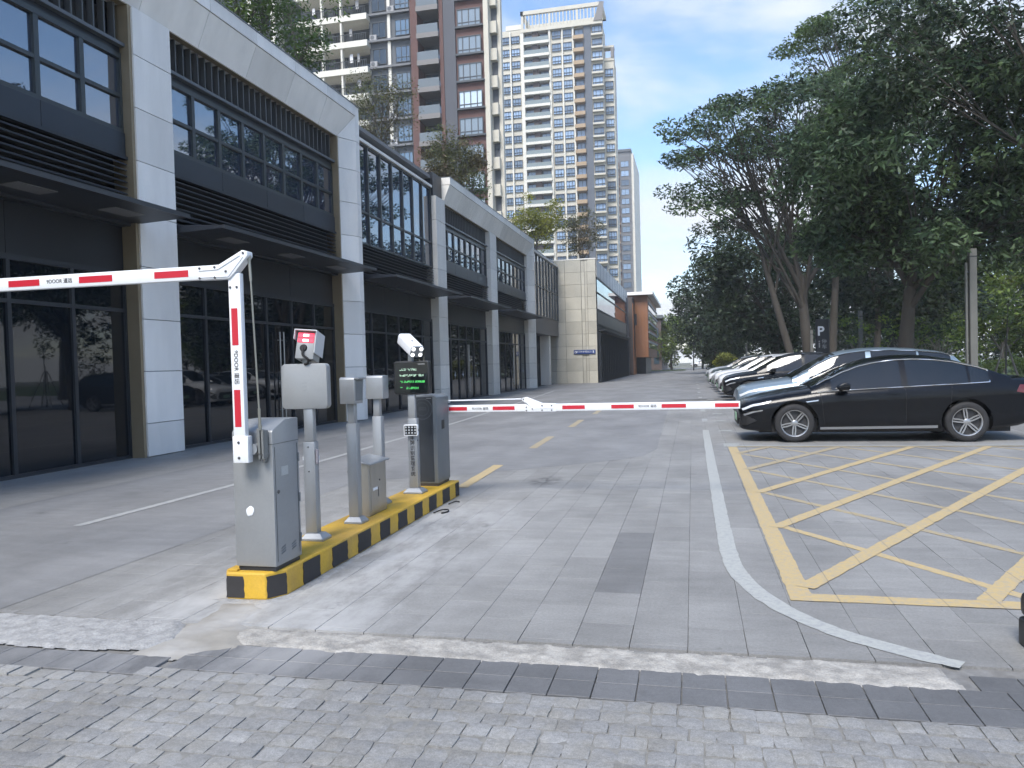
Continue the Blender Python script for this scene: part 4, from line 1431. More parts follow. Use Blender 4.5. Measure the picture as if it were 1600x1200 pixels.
# ------------------------------------------------------------------ apartment towers
WIN = {}
def tower_window(parent, xc, y, zc, w, h, bars, fm, gm=None, low=0.0, depth=.12):
    """Frame standing a little proud of the wall (facing -Y) with a pane behind its mullions."""
    gm = gm or G_TW
    key = (round(w, 2), round(h, 2), tuple(bars), fm.name, low)
    if key not in WIN:
        t = max(.05, w * .035)
        f = MB()
        f.box(-w / 2, w / 2, -depth, 0, h / 2 - t, h / 2)
        f.box(-w / 2, w / 2, -depth, 0, -h / 2, -h / 2 + t)
        for b in [-w / 2 + t / 2] + [w * q for q in bars] + [w / 2 - t / 2]:
            f.box(b - t / 2, b + t / 2, -depth + .01, 0, -h / 2 + t, h / 2 - t)
        if low:
            f.box(-w / 2 + t, w / 2 - t, -depth + .02, 0, -h / 2 + h * low - t / 2, -h / 2 + h * low + t / 2)
        p = MB().box(-w / 2 + .02, w / 2 - .02, -.05, -.02, -h / 2 + .02, h / 2 - .02)
        WIN[key] = (f.mesh('window', fm), p.mesh('pane', gm))
    a, b = WIN[key]
    o = piece('window', a, parent, (xc, y, zc))
    q = piece('pane', b, o)
    q.rotation_euler = (rb.uniform(-.01, .01), 0, rb.uniform(-.012, .012))
    return o

M_TFR = mat('tower_frame', (.055, .065, .075), .5)
M_CREAM = mat('cream_render', (.64, .62, .55), .7, var=.06, vscale=.3)
M_CREAM2 = mat('cream_warm', (.53, .50, .42), .7, var=.06, vscale=.3)
M_TGREY = mat('tower_grey', (.10, .11, .125), .7, var=.1, vscale=.4)
M_TGREY2 = mat('tower_grey_mid', (.15, .155, .165), .7, var=.1, vscale=.4)
M_BRICK = mat('red_brown_render', (.105, .052, .045), .75, var=.12, vscale=.5)
M_BAL = mat('balcony_grey', (.19, .18, .175), .7)
M_RAIL = mat('rail_glass', (.15, .17, .18), .12, ior=1.6)
M_TAN = mat('tan_balcony', (.37, .27, .17), .7, var=.08, vscale=.3)
M_WASH = mat('washing', (.55, .55, .56), .8, rnd=.4)

t1 = thing('apartment_tower', 'tall dark grey and red brown apartment tower with balconies behind the shops', 'tower block', (-35, 88, 0))
FH = 3.04
Y1 = 85.0
MB().prism([(-60, Y1 + 2.2), (-21.2, Y1 + 2.2), (-27, 104), (-60, 104)], 0, 66, 'z').build('core', M_TGREY, t1)
floors = [39.0 - FH * k for k in range(-7, 9)]
# wall fields
MB().box(-35.8, -30.6, Y1 + .6, Y1 + 2.3, 0, 66).build('wall_panel', M_TGREY, t1)
MB().box(-26.7, -25.3, Y1 + .1, Y1 + 2.3, 0, 66).build('wall_panel', mat('slate_strip', (.075, .08, .095), .7), t1)
MB().box(-25.3, -22.0, Y1 + .3, Y1 + 2.3, 0, 66).build('wall_panel', M_BRICK, t1)
MB().box(-22.0, -21.45, Y1 + .1, Y1 + 2.3, 0, 66).build('wall_strip', M_CREAM2, t1)
MB().box(-30.6, -29.75, Y1, Y1 + 2.3, 0, 66).build('pier', M_BRICK, t1)
MB().box(-27.15, -26.7, Y1, Y1 + 2.3, 0, 66).build('pier', M_BRICK, t1)
MB().box(-20.75, -20.35, Y1 + 1.5, Y1 + 2.3, 0, 66).build('wall_strip', M_CREAM2, t1)
MB().box(-21.45, -20.75, Y1 + 1.6, Y1 + 2.3, 0, 66).build('wall_panel', M_TGREY, t1)
for xx in (-51.0, -47.9):
    MB().box(xx - .32, xx + .32, Y1 + .2, Y1 + 2.3, 0, 66).build('column', M_CREAM, t1)
for xx in (-41.35, -38.95):
    MB().box(xx - .11, xx + .11, Y1 - .4, Y1 + .1, 0, 66).build('post', M_CREAM, t1)
MB().box(-33.5, -33.15, Y1 + .35, Y1 + .6, 16, 66).build('downpipe', M_CREAM, t1)
slab_b = MB().box(-44.6, -35.7, Y1 - .5, Y1 + 2.2, -.34, .34).mesh('balcony_slab', M_CREAM)
slab_c = MB().box(-29.75, -27.15, Y1 - .45, Y1 + 2.2, -.28, .28).mesh('balcony_slab', M_BAL)
rail_c = MB().box(-29.70, -27.20, Y1 - .40, Y1 - .34, .28, 1.25).mesh('balcony_rail', M_RAIL)
slab_d = MB().box(-35.7, -30.7, Y1 + .1, Y1 + 1, -.12, .12).mesh('ledge', M_TGREY2)
slab_a = MB().box(-56, -44.8, Y1 + .6, Y1 + 2.2, -.15, .15).mesh('ledge', M_TGREY2)
slab_e = MB().box(-25.3, -22.0, Y1 - .1, Y1 + .35, -.10, .10).mesh('window_ledge', M_TFR)
slab_g = MB().box(-21.45, -20.7, Y1 + .8, Y1 + 1.9, -.65, .65).mesh('side_balcony', M_CREAM2)
railb = MB()
for k in range(40):
    railb.box(-44.5 + .22 * k, -44.46 + .22 * k, Y1 - .42, Y1 - .38, .34, 1.15)
railb.box(-44.5, -35.8, Y1 - .44, Y1 - .36, 1.15, 1.20)
railb = railb.mesh('balcony_rail', M_TFR)
rt = random.Random(21)
for z in floors:
    b = piece('balcony_slab', slab_b, t1, (0, 0, z))
    piece('balcony_rail', railb, b, (0, 0, 0))
    c = piece('balcony_slab', slab_c, t1, (0, 0, z))
    piece('balcony_rail', rail_c, c, (0, 0, 0))
    piece('ledge', slab_d, t1, (0, 0, z + .3))
    piece('ledge', slab_a, t1, (0, 0, z + .3))
    piece('window_ledge', slab_e, t1, (0, 0, z + .55))
    piece('side_balcony', slab_g, t1, (0, 0, z + .5))
    for xc in (-42.9, -37.4):
        tower_window(t1, xc, Y1 + 2.18, z + 1.5, 2.3, 2.1, (0.0,), M_TFR, glass('glass_tower_dark', (.02, .028, .036), 1.7, .08))
    tower_window(t1, -40.15, Y1 + 2.18, z + 1.5, 1.6, 2.2, (), M_TFR, MATS['glass_tower_dark'])
    tower_window(t1, -34.6, Y1 + .58, z + 1.65, 1.7, 1.8, (0.0,), M_TFR, MATS['glass_tower_dark'])
    tower_window(t1, -31.75, Y1 + .58, z + 1.65, 1.75, 1.85, (-.1, .25), M_TFR, low=.3)
    tower_window(t1, -28.45, Y1 + 2.18, z + 1.45, 2.3, 2.2, (-.18, .18), M_TFR)
    tower_window(t1, -23.65, Y1 + .05, z + 1.55, 2.75, 1.95, (-.28, 0.0, .28), M_TFR, glass('glass_tower_bright', (.36, .43, .48), 2.0, .12), .22)  # pale pane colour stands for reflected bright sky and curtains
    tower_window(t1, -49.4, Y1 + 2.18, z + 1.6, 1.9, 1.9, (0.0,), M_TFR, MATS['glass_tower_dark'])
    tower_window(t1, -46.2, Y1 + 2.18, z + 1.6, 1.9, 1.9, (0.0,), M_TFR, MATS['glass_tower_dark'])
    if rt.random() < .75:
        xa = rt.choice((-35.2, -33.0))
        ac = MB().box(xa - .42, xa + .42, Y1 + .12, Y1 + .50, z + .43, z + 1.02).build('air_conditioner', M_WASH, t1)
        MB().lathe([(.02, -.01), (.22, -.01), (.25, 0)], 14, at(xa - .1, Y1 + .12, z + .72), 'y').build('fan_grille', M_TGREY, ac)
    for xc in (-43.6, -42.6, -38.0, -37.1):
        if rt.random() < .45:
            w = rt.uniform(.12, .22)
            MB().box(xc - w, xc + w, Y1 + .2, Y1 + .24, z + 1.2, z + rt.uniform(1.9, 2.2)).build('washing', M_WASH, b)
            bpy.context  # keep building
            # slab b carries the washing; the mesh is in world space
            COL.objects[-1].matrix_parent_inverse = Matrix.Translation((0, 0, -z))

t2 = thing('apartment_tower', 'very tall cream apartment tower with tan balconies and roof pergola', 'tower block', (-32, 196, 0))
Y2 = 190.0
FH2 = 3.06
MB().box(-39.4, -19.7, Y2 + 1.6, 198, 0, 83.5).build('core', M_CREAM2, t2)
MB().box(-46.5, -39.4, Y2 + 1.0, 208, 0, 84.5).build('wing', M_CREAM2, t2)
MB().box(-43.6, -39.6, Y2 + .9, 200, 84.5, 85.7).build('roof_house', M_CREAM, t2)
MB().box(-19.7, -17.3, Y2 + 4, 200, 0, 75.5).build('wing', M_CREAM2, t2)
def t2box(name, x0, x1, y0, y1, m, z1=83.5):
    return MB().box(x0, x1, Y2 + y0, Y2 + y1, 0, z1).build(name, m, t2)
t2box('wall_panel', -32.4, -26.9, .8, 1.7, M_CREAM2)
t2box('wall_panel', -24.2, -22.4, .5, 1.7, mat('blue_slate_strip', (.10, .115, .14), .7))
t2box('wall_panel', -22.4, -19.6, .9, 1.7, M_CREAM2)
t2box('pier', -39.8, -39.0, 0, 1.7, M_CREAM)
t2box('pier', -32.8, -32.3, .2, 1.7, M_CREAM)
t2box('pier', -26.95, -26.6, .3, 1.7, M_CREAM)
t2box('downpipe', -42.62, -42.30, .3, .95, M_CREAM, 84)
t2box('downpipe', -29.55, -29.25, .3, .78, M_CREAM)
t2box('backing', -39.0, -32.8, 1.45, 1.65, mat('balcony_back', (.17, .15, .14), .7))
t2box('backing', -26.6, -24.2, 1.45, 1.65, mat('balcony_back2', (.20, .17, .15), .7))
cr = MB()
cr.box(-39.6, -19.4, Y2 - .2, Y2 + .6, 87.4, 88.3)
cr.box(-39.6, -19.4, Y2 + 8, Y2 + 9, 87.4, 88.3)
cr.box(-20.2, -19.4, Y2 - .2, Y2 + 9, 87.4, 88.3)
cr.box(-39.6, -38.9, Y2 - .2, Y2 + 9, 87.4, 88.3)
cr = cr.build('pergola', M_CREAM2, t2)
pm = MB().box(-.11, .11, -.2, .2, 0, 3.4).mesh('pergola_post', M_CREAM2)
for k in range(24):
    piece('pergola_post', pm, cr, (-39.2 + .85 * k, Y2 + .2, 84.0), scale=(1 if k % 8 else 2.4, 1, 1))
MB().box(-39.8, -19.5, Y2 - .1, Y2 + 2, 83.2, 84.0).build('cornice', M_CREAM2, t2)
MB().prism([(-21.6, 83.9), (-19.5, 83.9), (-19.0, 88.2), (-20.1, 88.2)], Y2 - .3, Y2 - .15, 'y').build('corner_brace', M_BAL, t2)
s_b = MB().box(-39.0, -32.6, Y2 - .3, Y2 + 1.5, -.32, .32).mesh('balcony_slab', M_CREAM)
s_o = MB().box(-26.7, -24.1, Y2 - .3, Y2 + 1.5, -.35, .55).mesh('balcony_front', M_TAN)
s_r = MB().box(-38.9, -32.7, Y2 - .22, Y2 - .16, .32, 1.3).mesh('balcony_rail', mat('rail_green_glass', (.22, .26, .26), .15))
s_w = MB().box(-1.25, 1.25, 0, .5, -.12, .12).mesh('window_ledge', M_TGREY2)
divd = MB().box(-36.9, -35.4, Y2 + .5, Y2 + 1.5, .3, 2.75).mesh('balcony_divider', mat('divider_brown', (.085, .06, .055), .7))
s_s = MB().box(-22.3, -19.5, Y2 - .1, Y2 + .92, -.22, .22).mesh('window_ledge', M_CREAM2)
G_T2 = glass('glass_tower_blue', (.22, .31, .44), 2.0, .12, 0)
z = 83.5 - FH2
k = 0
while z > 14:
    b = piece('balcony_slab', s_b, t2, (0, 0, z))
    piece('balcony_rail', s_r, b)
    piece('balcony_divider', divd, b)
    piece('balcony_front', s_o, t2, (0, 0, z))
    for xc in (-43.75, -41.2):
        tower_window(t2, xc, Y2 + .98, z + 1.6, 2.1, 1.75, (-.17, .17), M_TFR, G_T2, .35, .25)
    for xc in (-38.0, -34.1):
        tower_window(t2, xc, Y2 + 1.43, z + 1.45, 2.0, 2.0, (0.0,), M_TFR, G_T2)
    for xc in (-30.9, -28.2):
        tower_window(t2, xc, Y2 + .78, z + 1.55, 2.2, 1.9, (-.17, .17), M_TFR, G_T2, .35, .25)
    tower_window(t2, -25.4, Y2 + 1.43, z + 1.5, 2.0, 1.9, (0.0,), M_TFR, G_T2)
    tower_window(t2, -20.95, Y2 + .88, z + 1.6, 2.45, 1.9, (-.2, .2), M_TFR, G_T2, .3, .3)
    piece('window_ledge', s_s, t2, (0, 0, z + .35))
    if z < 74:
        tower_window(t2, -18.5, Y2 + 3.98, z + 1.3, 2.0, 1.9, (-.17, .17), M_TFR, G_T2, .3, .3)
    z -= FH2
    k += 1
MB().box(-19.8, -17.2, Y2 + 3.8, Y2 + 6, 75.5, 76.2).build('cornice', M_CREAM2, t2)
MB().box(-18.0, -17.3, Y2 + 3.6, Y2 + 6, 76.2, 78.6).build('roof_frame', M_BAL, t2)
MB().box(-20.0, -17.2, Y2 + 3.6, Y2 + 6, 78.6, 79.1).build('roof_frame', M_CREAM2, t2)

t3 = thing('apartment_tower', 'slim dark grey apartment tower end farthest along the street', 'tower block', (-22, 264, 0))
Y3 = 260.0
MB().box(-30, -18.4, Y3, 290, 0, 70.5).build('core', M_TGREY2, t3)
MB().box(-18.4, -17.6, Y3 + .5, 290, 0, 70.0).build('side_strip', M_CREAM, t3)
MB().box(-24.2, -22.2, Y3 - .5, Y3 + .1, 0, 67).build('wall_panel', M_BRICK, t3)
MB().box(-24.4, -18.2, Y3 - .4, Y3 + 3, 70.5, 71.3).build('roof', M_TGREY, t3)
s3 = MB().box(-24.2, -22.2, Y3 - 1.2, Y3 - .5, -.3, .3).mesh('balcony_slab', M_TAN)
for k in range(19):
    z = 66.0 - 3.06 * k
    tower_window(t3, -20.4, Y3, z + .5, 2.6, 1.9, (0.0,), M_TFR, G_T2)
    tower_window(t3, -23.2, Y3 - .5, z + .5, 1.5, 1.9, (0.0,), M_TFR, MATS['glass_tower_dark'])
    piece('balcony_slab', s3, t3, (0, 0, z - .8))

# ------------------------------------------------------------------ parked cars
def lerp_tab(tab, x):
    if x <= tab[0][0]: return tab[0][1]
    for (a, va), (b, vb) in zip(tab, tab[1:]):
        if x <= b:
            t = (x - a) / (b - a)
            t = t * t * (3 - 2 * t) * .35 + t * .65
            return va + (vb - va) * t
    return tab[-1][1]

def paint_mat(name, col, metal=0.0):
    return mat('car_' + name, col, .28, metal=metal, coat=.55, var=.05, vscale=2.0, spec=.25)
CAR_GLASS = mat('car_glass', (.007, .010, .012), .02, ior=1.62)
CAR_TRIM = mat('car_trim', (.014, .014, .015), .45)
CHROME = mat('chrome', (.62, .63, .64), .18, metal=.95)
RIM = mat('alloy', (.36, .365, .37), .28, metal=.75)
RIMD = mat('alloy_dark', (.03, .03, .032), .5)
LAMP = mat('head_lamp', (.62, .65, .68), .08, ior=1.7)
TAIL = mat('tail_lamp', (.10, .006, .008), .15, ior=1.7)
PLATE = mat('plate_green', (.32, .52, .36), .5)

SPEC = {
 'sedan': dict(L=4.77, W=.915, fx=.93, rx=3.66, wr=.335,
   deck=[(0, .60), (.04, .68), (.12, .745), (.5, .845), (1.0, .935), (1.30, .985), (4.0, 1.05), (4.30, 1.085), (4.60, 1.095), (4.70, 1.06), (4.77, .93)],
   belt=[(0, .56), (.05, .62), (.25, .70), (.9, .80), (1.5, .885), (2.4, .925), (3.4, .965), (4.2, 1.00), (4.6, .98), (4.77, .86)],
   half=[(0, .60), (.04, .70), (.15, .795), (.4, .862), (.9, .905), (1.6, .915), (3.3, .915), (4.1, .895), (4.45, .855), (4.65, .80), (4.77, .70)],
   sill=[(0, .27), (.06, .22), (.4, .185), (1, .18), (3.9, .19), (4.4, .25), (4.7, .33), (4.77, .40)],
   roof=[(1.22, .975), (1.5, 1.13), (1.8, 1.285), (2.05, 1.385), (2.3, 1.445), (2.6, 1.482), (2.9, 1.490), (3.2, 1.468), (3.5, 1.415), (3.8, 1.325), (4.05, 1.225), (4.22, 1.145), (4.36, 1.088)],
   ws=2.12, rw=3.30, dlo=(1.55, 4.02), pil=(2.72, 3.72), rw_half=.585),
 'suv': dict(L=4.62, W=.93, fx=.88, rx=3.58, wr=.355,
   deck=[(0, .72), (.04, .82), (.14, .90), (.5, .985), (1.0, 1.045), (1.20, 1.085), (3.9, 1.10), (4.5, 1.09), (4.62, .95)],
   belt=[(0, .68), (.05, .76), (.25, .84), (.9, .92), (1.5, 1.0), (2.4, 1.03), (3.4, 1.06), (4.2, 1.09), (4.62, .95)],
   half=[(0, .66), (.04, .76), (.15, .84), (.4, .89), (.9, .92), (1.6, .93), (3.5, .93), (4.2, .90), (4.5, .85), (4.62, .78)],
   sill=[(0, .30), (.06, .25), (.4, .215), (1, .21), (3.9, .22), (4.4, .29), (4.62, .42)],
   roof=[(1.12, 1.075), (1.4, 1.24), (1.7, 1.42), (1.95, 1.545), (2.2, 1.61), (2.6, 1.655), (3.0, 1.655), (3.5, 1.625), (4.0, 1.56), (4.2, 1.48), (4.4, 1.28), (4.54, 1.10)],
   ws=2.0, rw=3.98, dlo=(1.45, 4.15), pil=(2.62, 3.55), rw_half=.62),
}
# section profile of the lower body, from the bottom centre round to the deck centre: (width factor, height 0 = sill .. 1 = belt, beyond 1 = deck)
def body_section(sp, x):
    zb, zs, zd, w = lerp_tab(sp['sill'], x), lerp_tab(sp['belt'], x), lerp_tab(sp['deck'], x), lerp_tab(sp['half'], x)
    h = zs - zb
    lo = [(0.0, zb), (.55 * w, zb), (.90 * w, zb), (.960 * w, zb + .06 * h), (.982 * w, zb + .16 * h), (.990 * w, zb + .34 * h), (.985 * w, zb + .50 * h),
          (1.0 * w, zb + .66 * h), (1.0 * w, zb + .78 * h), (.985 * w, zb + .90 * h), (.945 * w, zs)]
    dz = zd - zs
    hi = [(.90 * w, zs + .32 * dz), (.80 * w, zs + .62 * dz), (.60 * w, zs + .85 * dz), (.30 * w, zs + .97 * dz), (0.0, zd)]
    return lo + hi
def gh_section(sp, x):
    """Glasshouse: belt, three side points, roof rail, roof skin to the centre line."""
    zr = lerp_tab(sp['roof'], x)
    w = lerp_tab(sp['half'], x) * .945
    zs = min(lerp_tab(sp['belt'], x) - .01, zr - .012)
    hmax = max(q[1] for q in sp['roof']) - 1.0
    t = max(0.0, min(1.0, (zr - zs) / (max(q[1] for q in sp['roof']) - .95)))
    wr = w + (sp['rw_half'] - w) * (t ** .85)
    crown = .055 * t + .004
    ze = zr - crown
    pts = []
    for k in range(4):
        q = k / 3
        bow = .012 * math.sin(math.pi * q)
        pts.append((w + (wr - w) * q + bow, zs + (ze - .028 * t - zs) * q))
    pts += [(wr - .018, ze - .006 * t), (wr - .055, ze + .006)]
    for q in (.72, .45, .2, 0):
        pts.append((max(wr - .055, .05) * q / 1.0, ze + .006 + (zr - ze - .006) * (1 - q * q)))
    return pts

def loft_mesh(name, rows, m, smooth=32, caps=True):
    """rows: list of (x, half-section); mirrored about y = 0 into a closed skin."""
    n = len(rows[0][1])
    vs, fs = [], []
    full = 2 * n - 2
    for x, sec in rows:
        ring = [(x, p[0], p[1]) for p in sec] + [(x, -p[0], p[1]) for p in sec[-2:0:-1]]
        vs += ring
    for i in range(len(rows) - 1):
        for k in range(full):
            fs.append((i * full + k, i * full + (k + 1) % full, (i + 1) * full + (k + 1) % full, (i + 1) * full + k))
    if caps:
        fs.append(tuple(range(full)))
        fs.append(tuple(range((len(rows) - 1) * full, len(rows) * full))[::-1])
    mb = MB()
    mb.add(vs, fs)
    return mb.mesh(name, m, smooth)

def body_surface(sp, x, s):
    sec = body_section(sp, x)
    i = min(int(s), len(sec) - 2)
    f = s - i
    a, b = sec[i], sec[i + 1]
    return Vector((x, a[0] + (b[0] - a[0]) * f, a[1] + (b[1] - a[1]) * f))
def skin_patch(mb, sp, corners, side=1, off=.006, nu=8, nv=4, depth=.012):
    """Patch laid on the body skin; corners (x, s) in order; side -1 is the face towards -Y."""
    (xa, sa), (xb, sb), (xc, sc_), (xd, sd_) = corners
    g, inn = [], []
    for i in range(nu + 1):
        u = i / nu
        for j in range(nv + 1):
            v = j / nv
            x = (xa * (1 - u) + xb * u) * (1 - v) + (xd * (1 - u) + xc * u) * v
            s = (sa * (1 - u) + sb * u) * (1 - v) + (sd_ * (1 - u) + sc_ * u) * v
            p = body_surface(sp, max(x, .001), s)
            d1 = body_surface(sp, max(x, .001) + .01, s) - p
            d2 = body_surface(sp, max(x, .001), min(s + .05, 14.9)) - body_surface(sp, max(x, .001), max(s - .05, 0))
            nrm = d2.cross(d1)
            if nrm.length < 1e-9: nrm = Vector((0, 1, 0))
            nrm.normalize()
            if nrm.y < 0: nrm = -nrm
            q = p + nrm * off
            r_ = p - nrm * depth
            g.append((q.x, q.y * side, q.z))
            inn.append((r_.x, r_.y * side, r_.z))
    N = len(g)
    W_ = nv + 1
    fs = []
    for i in range(nu):
        for j in range(nv):
            a = i * W_ + j
            fs.append((a, a + W_, a + W_ + 1, a + 1))
    rim = [i * W_ for i in range(nu)] + [nu * W_ + j for j in range(nv)] + [i * W_ + nv for i in range(nu, 0, -1)] + [j for j in range(nv, 0, -1)]
    for q in range(len(rim)):
        a, b = rim[q], rim[(q + 1) % len(rim)]
        fs.append((a, b, N + b, N + a))
    mb.add(g + inn, fs)

def make_wheel(sp):
    r = sp['wr']
    ty = MB().lathe([(r * .66, -.10), (r * .72, -.112), (r * .90, -.115), (r * .975, -.10), (r, -.07), (r, .07), (r * .975, .10), (r * .9, .115), (r * .66, .10)], 40, None, 'y').mesh('tyre', M_RUBBER, smooth=50)
    rim = MB()
    rim.lathe([(r * .665, -.108), (r * .70, -.112), (r * .70, -.09), (r * .655, -.085), (r * .64, -.02), (r * .64, .06)], 40, None, 'y')
    for k in range(5):
        for sgn in (-1, 1):
            M_ = Matrix.Rotation(R(72 * k + 18 + sgn * 10), 4, 'Y')
            M2 = Matrix.Rotation(R(72 * k + 18 + sgn * 5), 4, 'Y')
            w = .011
            a = [M2 @ Vector((-w + sgn * .012, -.088, r * .12)), M2 @ Vector((w + sgn * .012, -.088, r * .12)), M_ @ Vector((w, -.092, r * .40)), M_ @ Vector((-w, -.092, r * .40))]
            b = [M_ @ Vector((-w, -.092, r * .40)), M_ @ Vector((w, -.092, r * .40)), M2 @ Vector((w, -.100, r * .67)), M2 @ Vector((-w, -.100, r * .67))]
            for q in (a, b):
                vs = q + [v + Vector((0, .022, 0)) for v in q]
                rim.add(vs, [(0, 1, 2, 3), (7, 6, 5, 4), (0, 4, 5, 1), (1, 5, 6, 2), (2, 6, 7, 3), (3, 7, 4, 0)])
    rim.lathe([(0.0005, -.098), (r * .10, -.098), (r * .16, -.088), (r * .16, -.05)], 20, None, 'y')
    rim = rim.mesh('rim', RIM, smooth=35)
    disc = MB().lathe([(0.0005, -.045), (r * .64, -.045), (r * .64, .08)], 28, None, 'y').mesh('brake_disc', RIMD, smooth=40)
    return ty, rim, disc

def car_proto(kind):
    sp = SPEC[kind]
    L = sp['L']
    xs = sorted(set([0, .012, .04, .08, .14, .22, .32, .45] + [round(.45 + .155 * k, 3) for k in range(int((L - .9) / .155))] + [L - .45, L - .32, L - .22, L - .14, L - .08, L - .04, L - .012, L]))
    rows = []
    for x in xs:
        sec = body_section(sp, x)
        if x < .008 or x > L - .008:
            zc = sum(p[1] for p in sec) / len(sec)
            sec = [(p[0] * .93, zc + (p[1] - zc) * .88) for p in sec]
        rows.append((x, sec))
    me = loft_mesh('body', rows, None, 30)
    o = bpy.data.objects.new('tmp', me)
    link(o)
    cut = MB()
    for xw in (sp['fx'], sp['rx']):
        for sg_ in (-1, 1):
            rr = sp['wr'] + .062
            ya, yb = (.60, 1.2) if sg_ > 0 else (-1.2, -.60)
            pr = []
            for k in range(40):
                a = 2 * math.pi * k / 40
                pr.append((xw + rr * math.cos(a), sp['wr'] + rr * math.sin(a)))
            cut.prism(pr, ya, yb, 'y')
    ce = cut.mesh('cut')
    co = bpy.data.objects.new('cut', ce)
    link(co)
    md = o.modifiers.new('b', 'BOOLEAN')
    md.object = co
    md.operation = 'DIFFERENCE'
    md.solver = 'EXACT'
    bpy.context.view_layer.update()
    dg = bpy.context.evaluated_depsgraph_get()
    bme = bpy.data.meshes.new_from_object(o.evaluated_get(dg))
    bpy.data.objects.remove(o)
    bpy.data.objects.remove(co)
    bme.shade_smooth()
    bme.set_sharp_from_angle(angle=R(30))
    bme.materials.clear()
    bme.materials.append(CAR_TRIM)
    bme.name = 'body'
    # glasshouse split into roof, windscreen, rear window and side windows
    r0, r1 = sp['roof'][0][0], sp['roof'][-1][0]
    gx = sorted(set([round(r0 + (r1 - r0) * k / 34, 4) for k in range(35)] + [sp['ws'], sp['rw'], sp['dlo'][0], sp['dlo'][1], sp['pil'][0] - .05, sp['pil'][0] + .05, sp['pil'][1] - .02, sp['pil'][1] + .02]))
    secs = [(x, gh_section(sp, x)) for x in gx]
    n = len(secs[0][1])
    groups = {k: MB() for k in ('roof', 'windscreen', 'rear_window', 'front_window', 'back_window', 'quarter_window', 'front_window:', 'back_window:', 'quarter_window:')}
    for i in range(len(secs) - 1):
        xm = (secs[i][0] + secs[i + 1][0]) / 2
        for j in range(n - 1):
            if j < 3:
                if sp['dlo'][0] < xm < sp['pil'][0] - .05: g = 'front_window'
                elif sp['pil'][0] + .05 < xm < sp['pil'][1] - .02: g = 'back_window'
                elif sp['pil'][1] + .02 < xm < sp['dlo'][1]: g = 'quarter_window'
                else: g = 'roof'
            elif j < 5: g = 'roof'
            else: g = 'windscreen' if xm < sp['ws'] else ('rear_window' if xm > sp['rw'] else 'roof')
            for sg_ in (1, -1):
                q = [secs[i][1][j], secs[i][1][j + 1], secs[i + 1][1][j + 1], secs[i + 1][1][j]]
                X = [secs[i][0], secs[i][0], secs[i + 1][0], secs[i + 1][0]]
                groups[g + (':' if sg_ < 0 and g in ('front_window', 'back_window', 'quarter_window') else '')].add([(X[k], q[k][0] * sg_, q[k][1]) for k in range(4)], [(0, 1, 2, 3) if sg_ > 0 else (3, 2, 1, 0)])
    parts = [('body', bme, 'paint', None, None)]
    def fin(mb, name, m, smooth=40):
        me = bpy.data.meshes.new(name)
        me.from_pydata(mb.v, [], mb.f)
        bm = bmesh.new()
        bm.from_mesh(me)
        bmesh.ops.remove_doubles(bm, verts=bm.verts, dist=.0006)
        bmesh.ops.recalc_face_normals(bm, faces=bm.faces)
        bm.to_mesh(me)
        bm.free()
        me.shade_smooth()
        me.set_sharp_from_angle(angle=R(smooth))
        me.materials.append(m)
        return me
    for g, mb in groups.items():
        g = g.strip(':')
        if g == 'roof':
            parts.append(('roof', fin(mb, g, CAR_TRIM), 'paint', None, None))
        else:
            parts.append((g, fin(mb, g, CAR_GLASS), None, None, None))
    # bright window line
    tr = MB()
    for sg_ in (-1, 1):
        up = [(x, gh_section(sp, x)[3]) for x in gx if sp['dlo'][0] - .25 <= x <= sp['dlo'][1]]
        tr.tube([(x, (p[0] + .004) * sg_, p[1] + .004) for x, p in up], .0115, 6)
        lo = [(x, gh_section(sp, x)[0]) for x in gx if sp['dlo'][0] - .25 <= x <= sp['dlo'][1]]
        tr.tube([(x, (p[0] + .006) * sg_, p[1] + .012) for x, p in lo], .0095, 6)
        a, b = lo[-1], up[-1]
        tr.tube([(a[0], (a[1][0] + .005) * sg_, a[1][1] + .012), (b[0] + .02, (b[1][0] + .005) * sg_, (a[1][1] + b[1][1]) / 2 + .01), (b[0], (b[1][0] + .004) * sg_, b[1][1] + .004)], .012, 6)
    parts.append(('window_trim', tr.mesh('window_trim', CHROME, smooth=60), None, None, None))
    # seams, sill line, handles, lamps, grille, mirrors
    for sg_ in (-1, 1):
        for xs_ in (1.42, sp['pil'][0] + .0, sp['rx'] - .28):
            mb = MB()
            top = 9.95
            skin_patch(mb, sp, [(xs_, 3.6), (xs_ + .008, 3.6), (xs_ + .008 + (.06 if xs_ > 3 else -.06 if xs_ < 2 else 0), top), (xs_ + (.06 if xs_ > 3 else -.06 if xs_ < 2 else 0), top)], sg_, .0012, 1, 10)
            parts.append(('door_seam', mb.mesh('door_seam', mat('seam_black', (.004, .004, .004), .8)), None, 'body', None))
        mb = MB()
        skin_patch(mb, sp, [(1.35, 3.05), (sp['rx'] - .45, 3.05), (sp['rx'] - .45, 3.6), (1.35, 3.6)], sg_, .010, 10, 1)
        parts.append(('sill_strip', mb.mesh('sill_strip', mat('sill_silver', (.30, .31, .32), .35, metal=.5)), None, None, None))
        for xh in (sp['pil'][0] - .30, sp['pil'][1] - .18):
            mb = MB()
            skin_patch(mb, sp, [(xh, 8.55), (xh + .21, 8.6), (xh + .21, 8.82), (xh, 8.80)], sg_, .022, 4, 2)
            parts.append(('door_handle', mb.mesh('door_handle', None, smooth=40), 'paint', None, None))
        mb = MB()
        skin_patch(mb, sp, [(.075, 8.5), (.50, 9.15), (.56, 9.75), (.055, 9.3)], sg_, .007, 10, 3)
        parts.append(('headlight', mb.mesh('headlight', LAMP, smooth=40), None, None, None))
        mb = MB()
        skin_patch(mb, sp, [(.10, 6.6), (.40, 7.3), (.40, 7.6), (.08, 7.2)], sg_, .006, 8, 2)
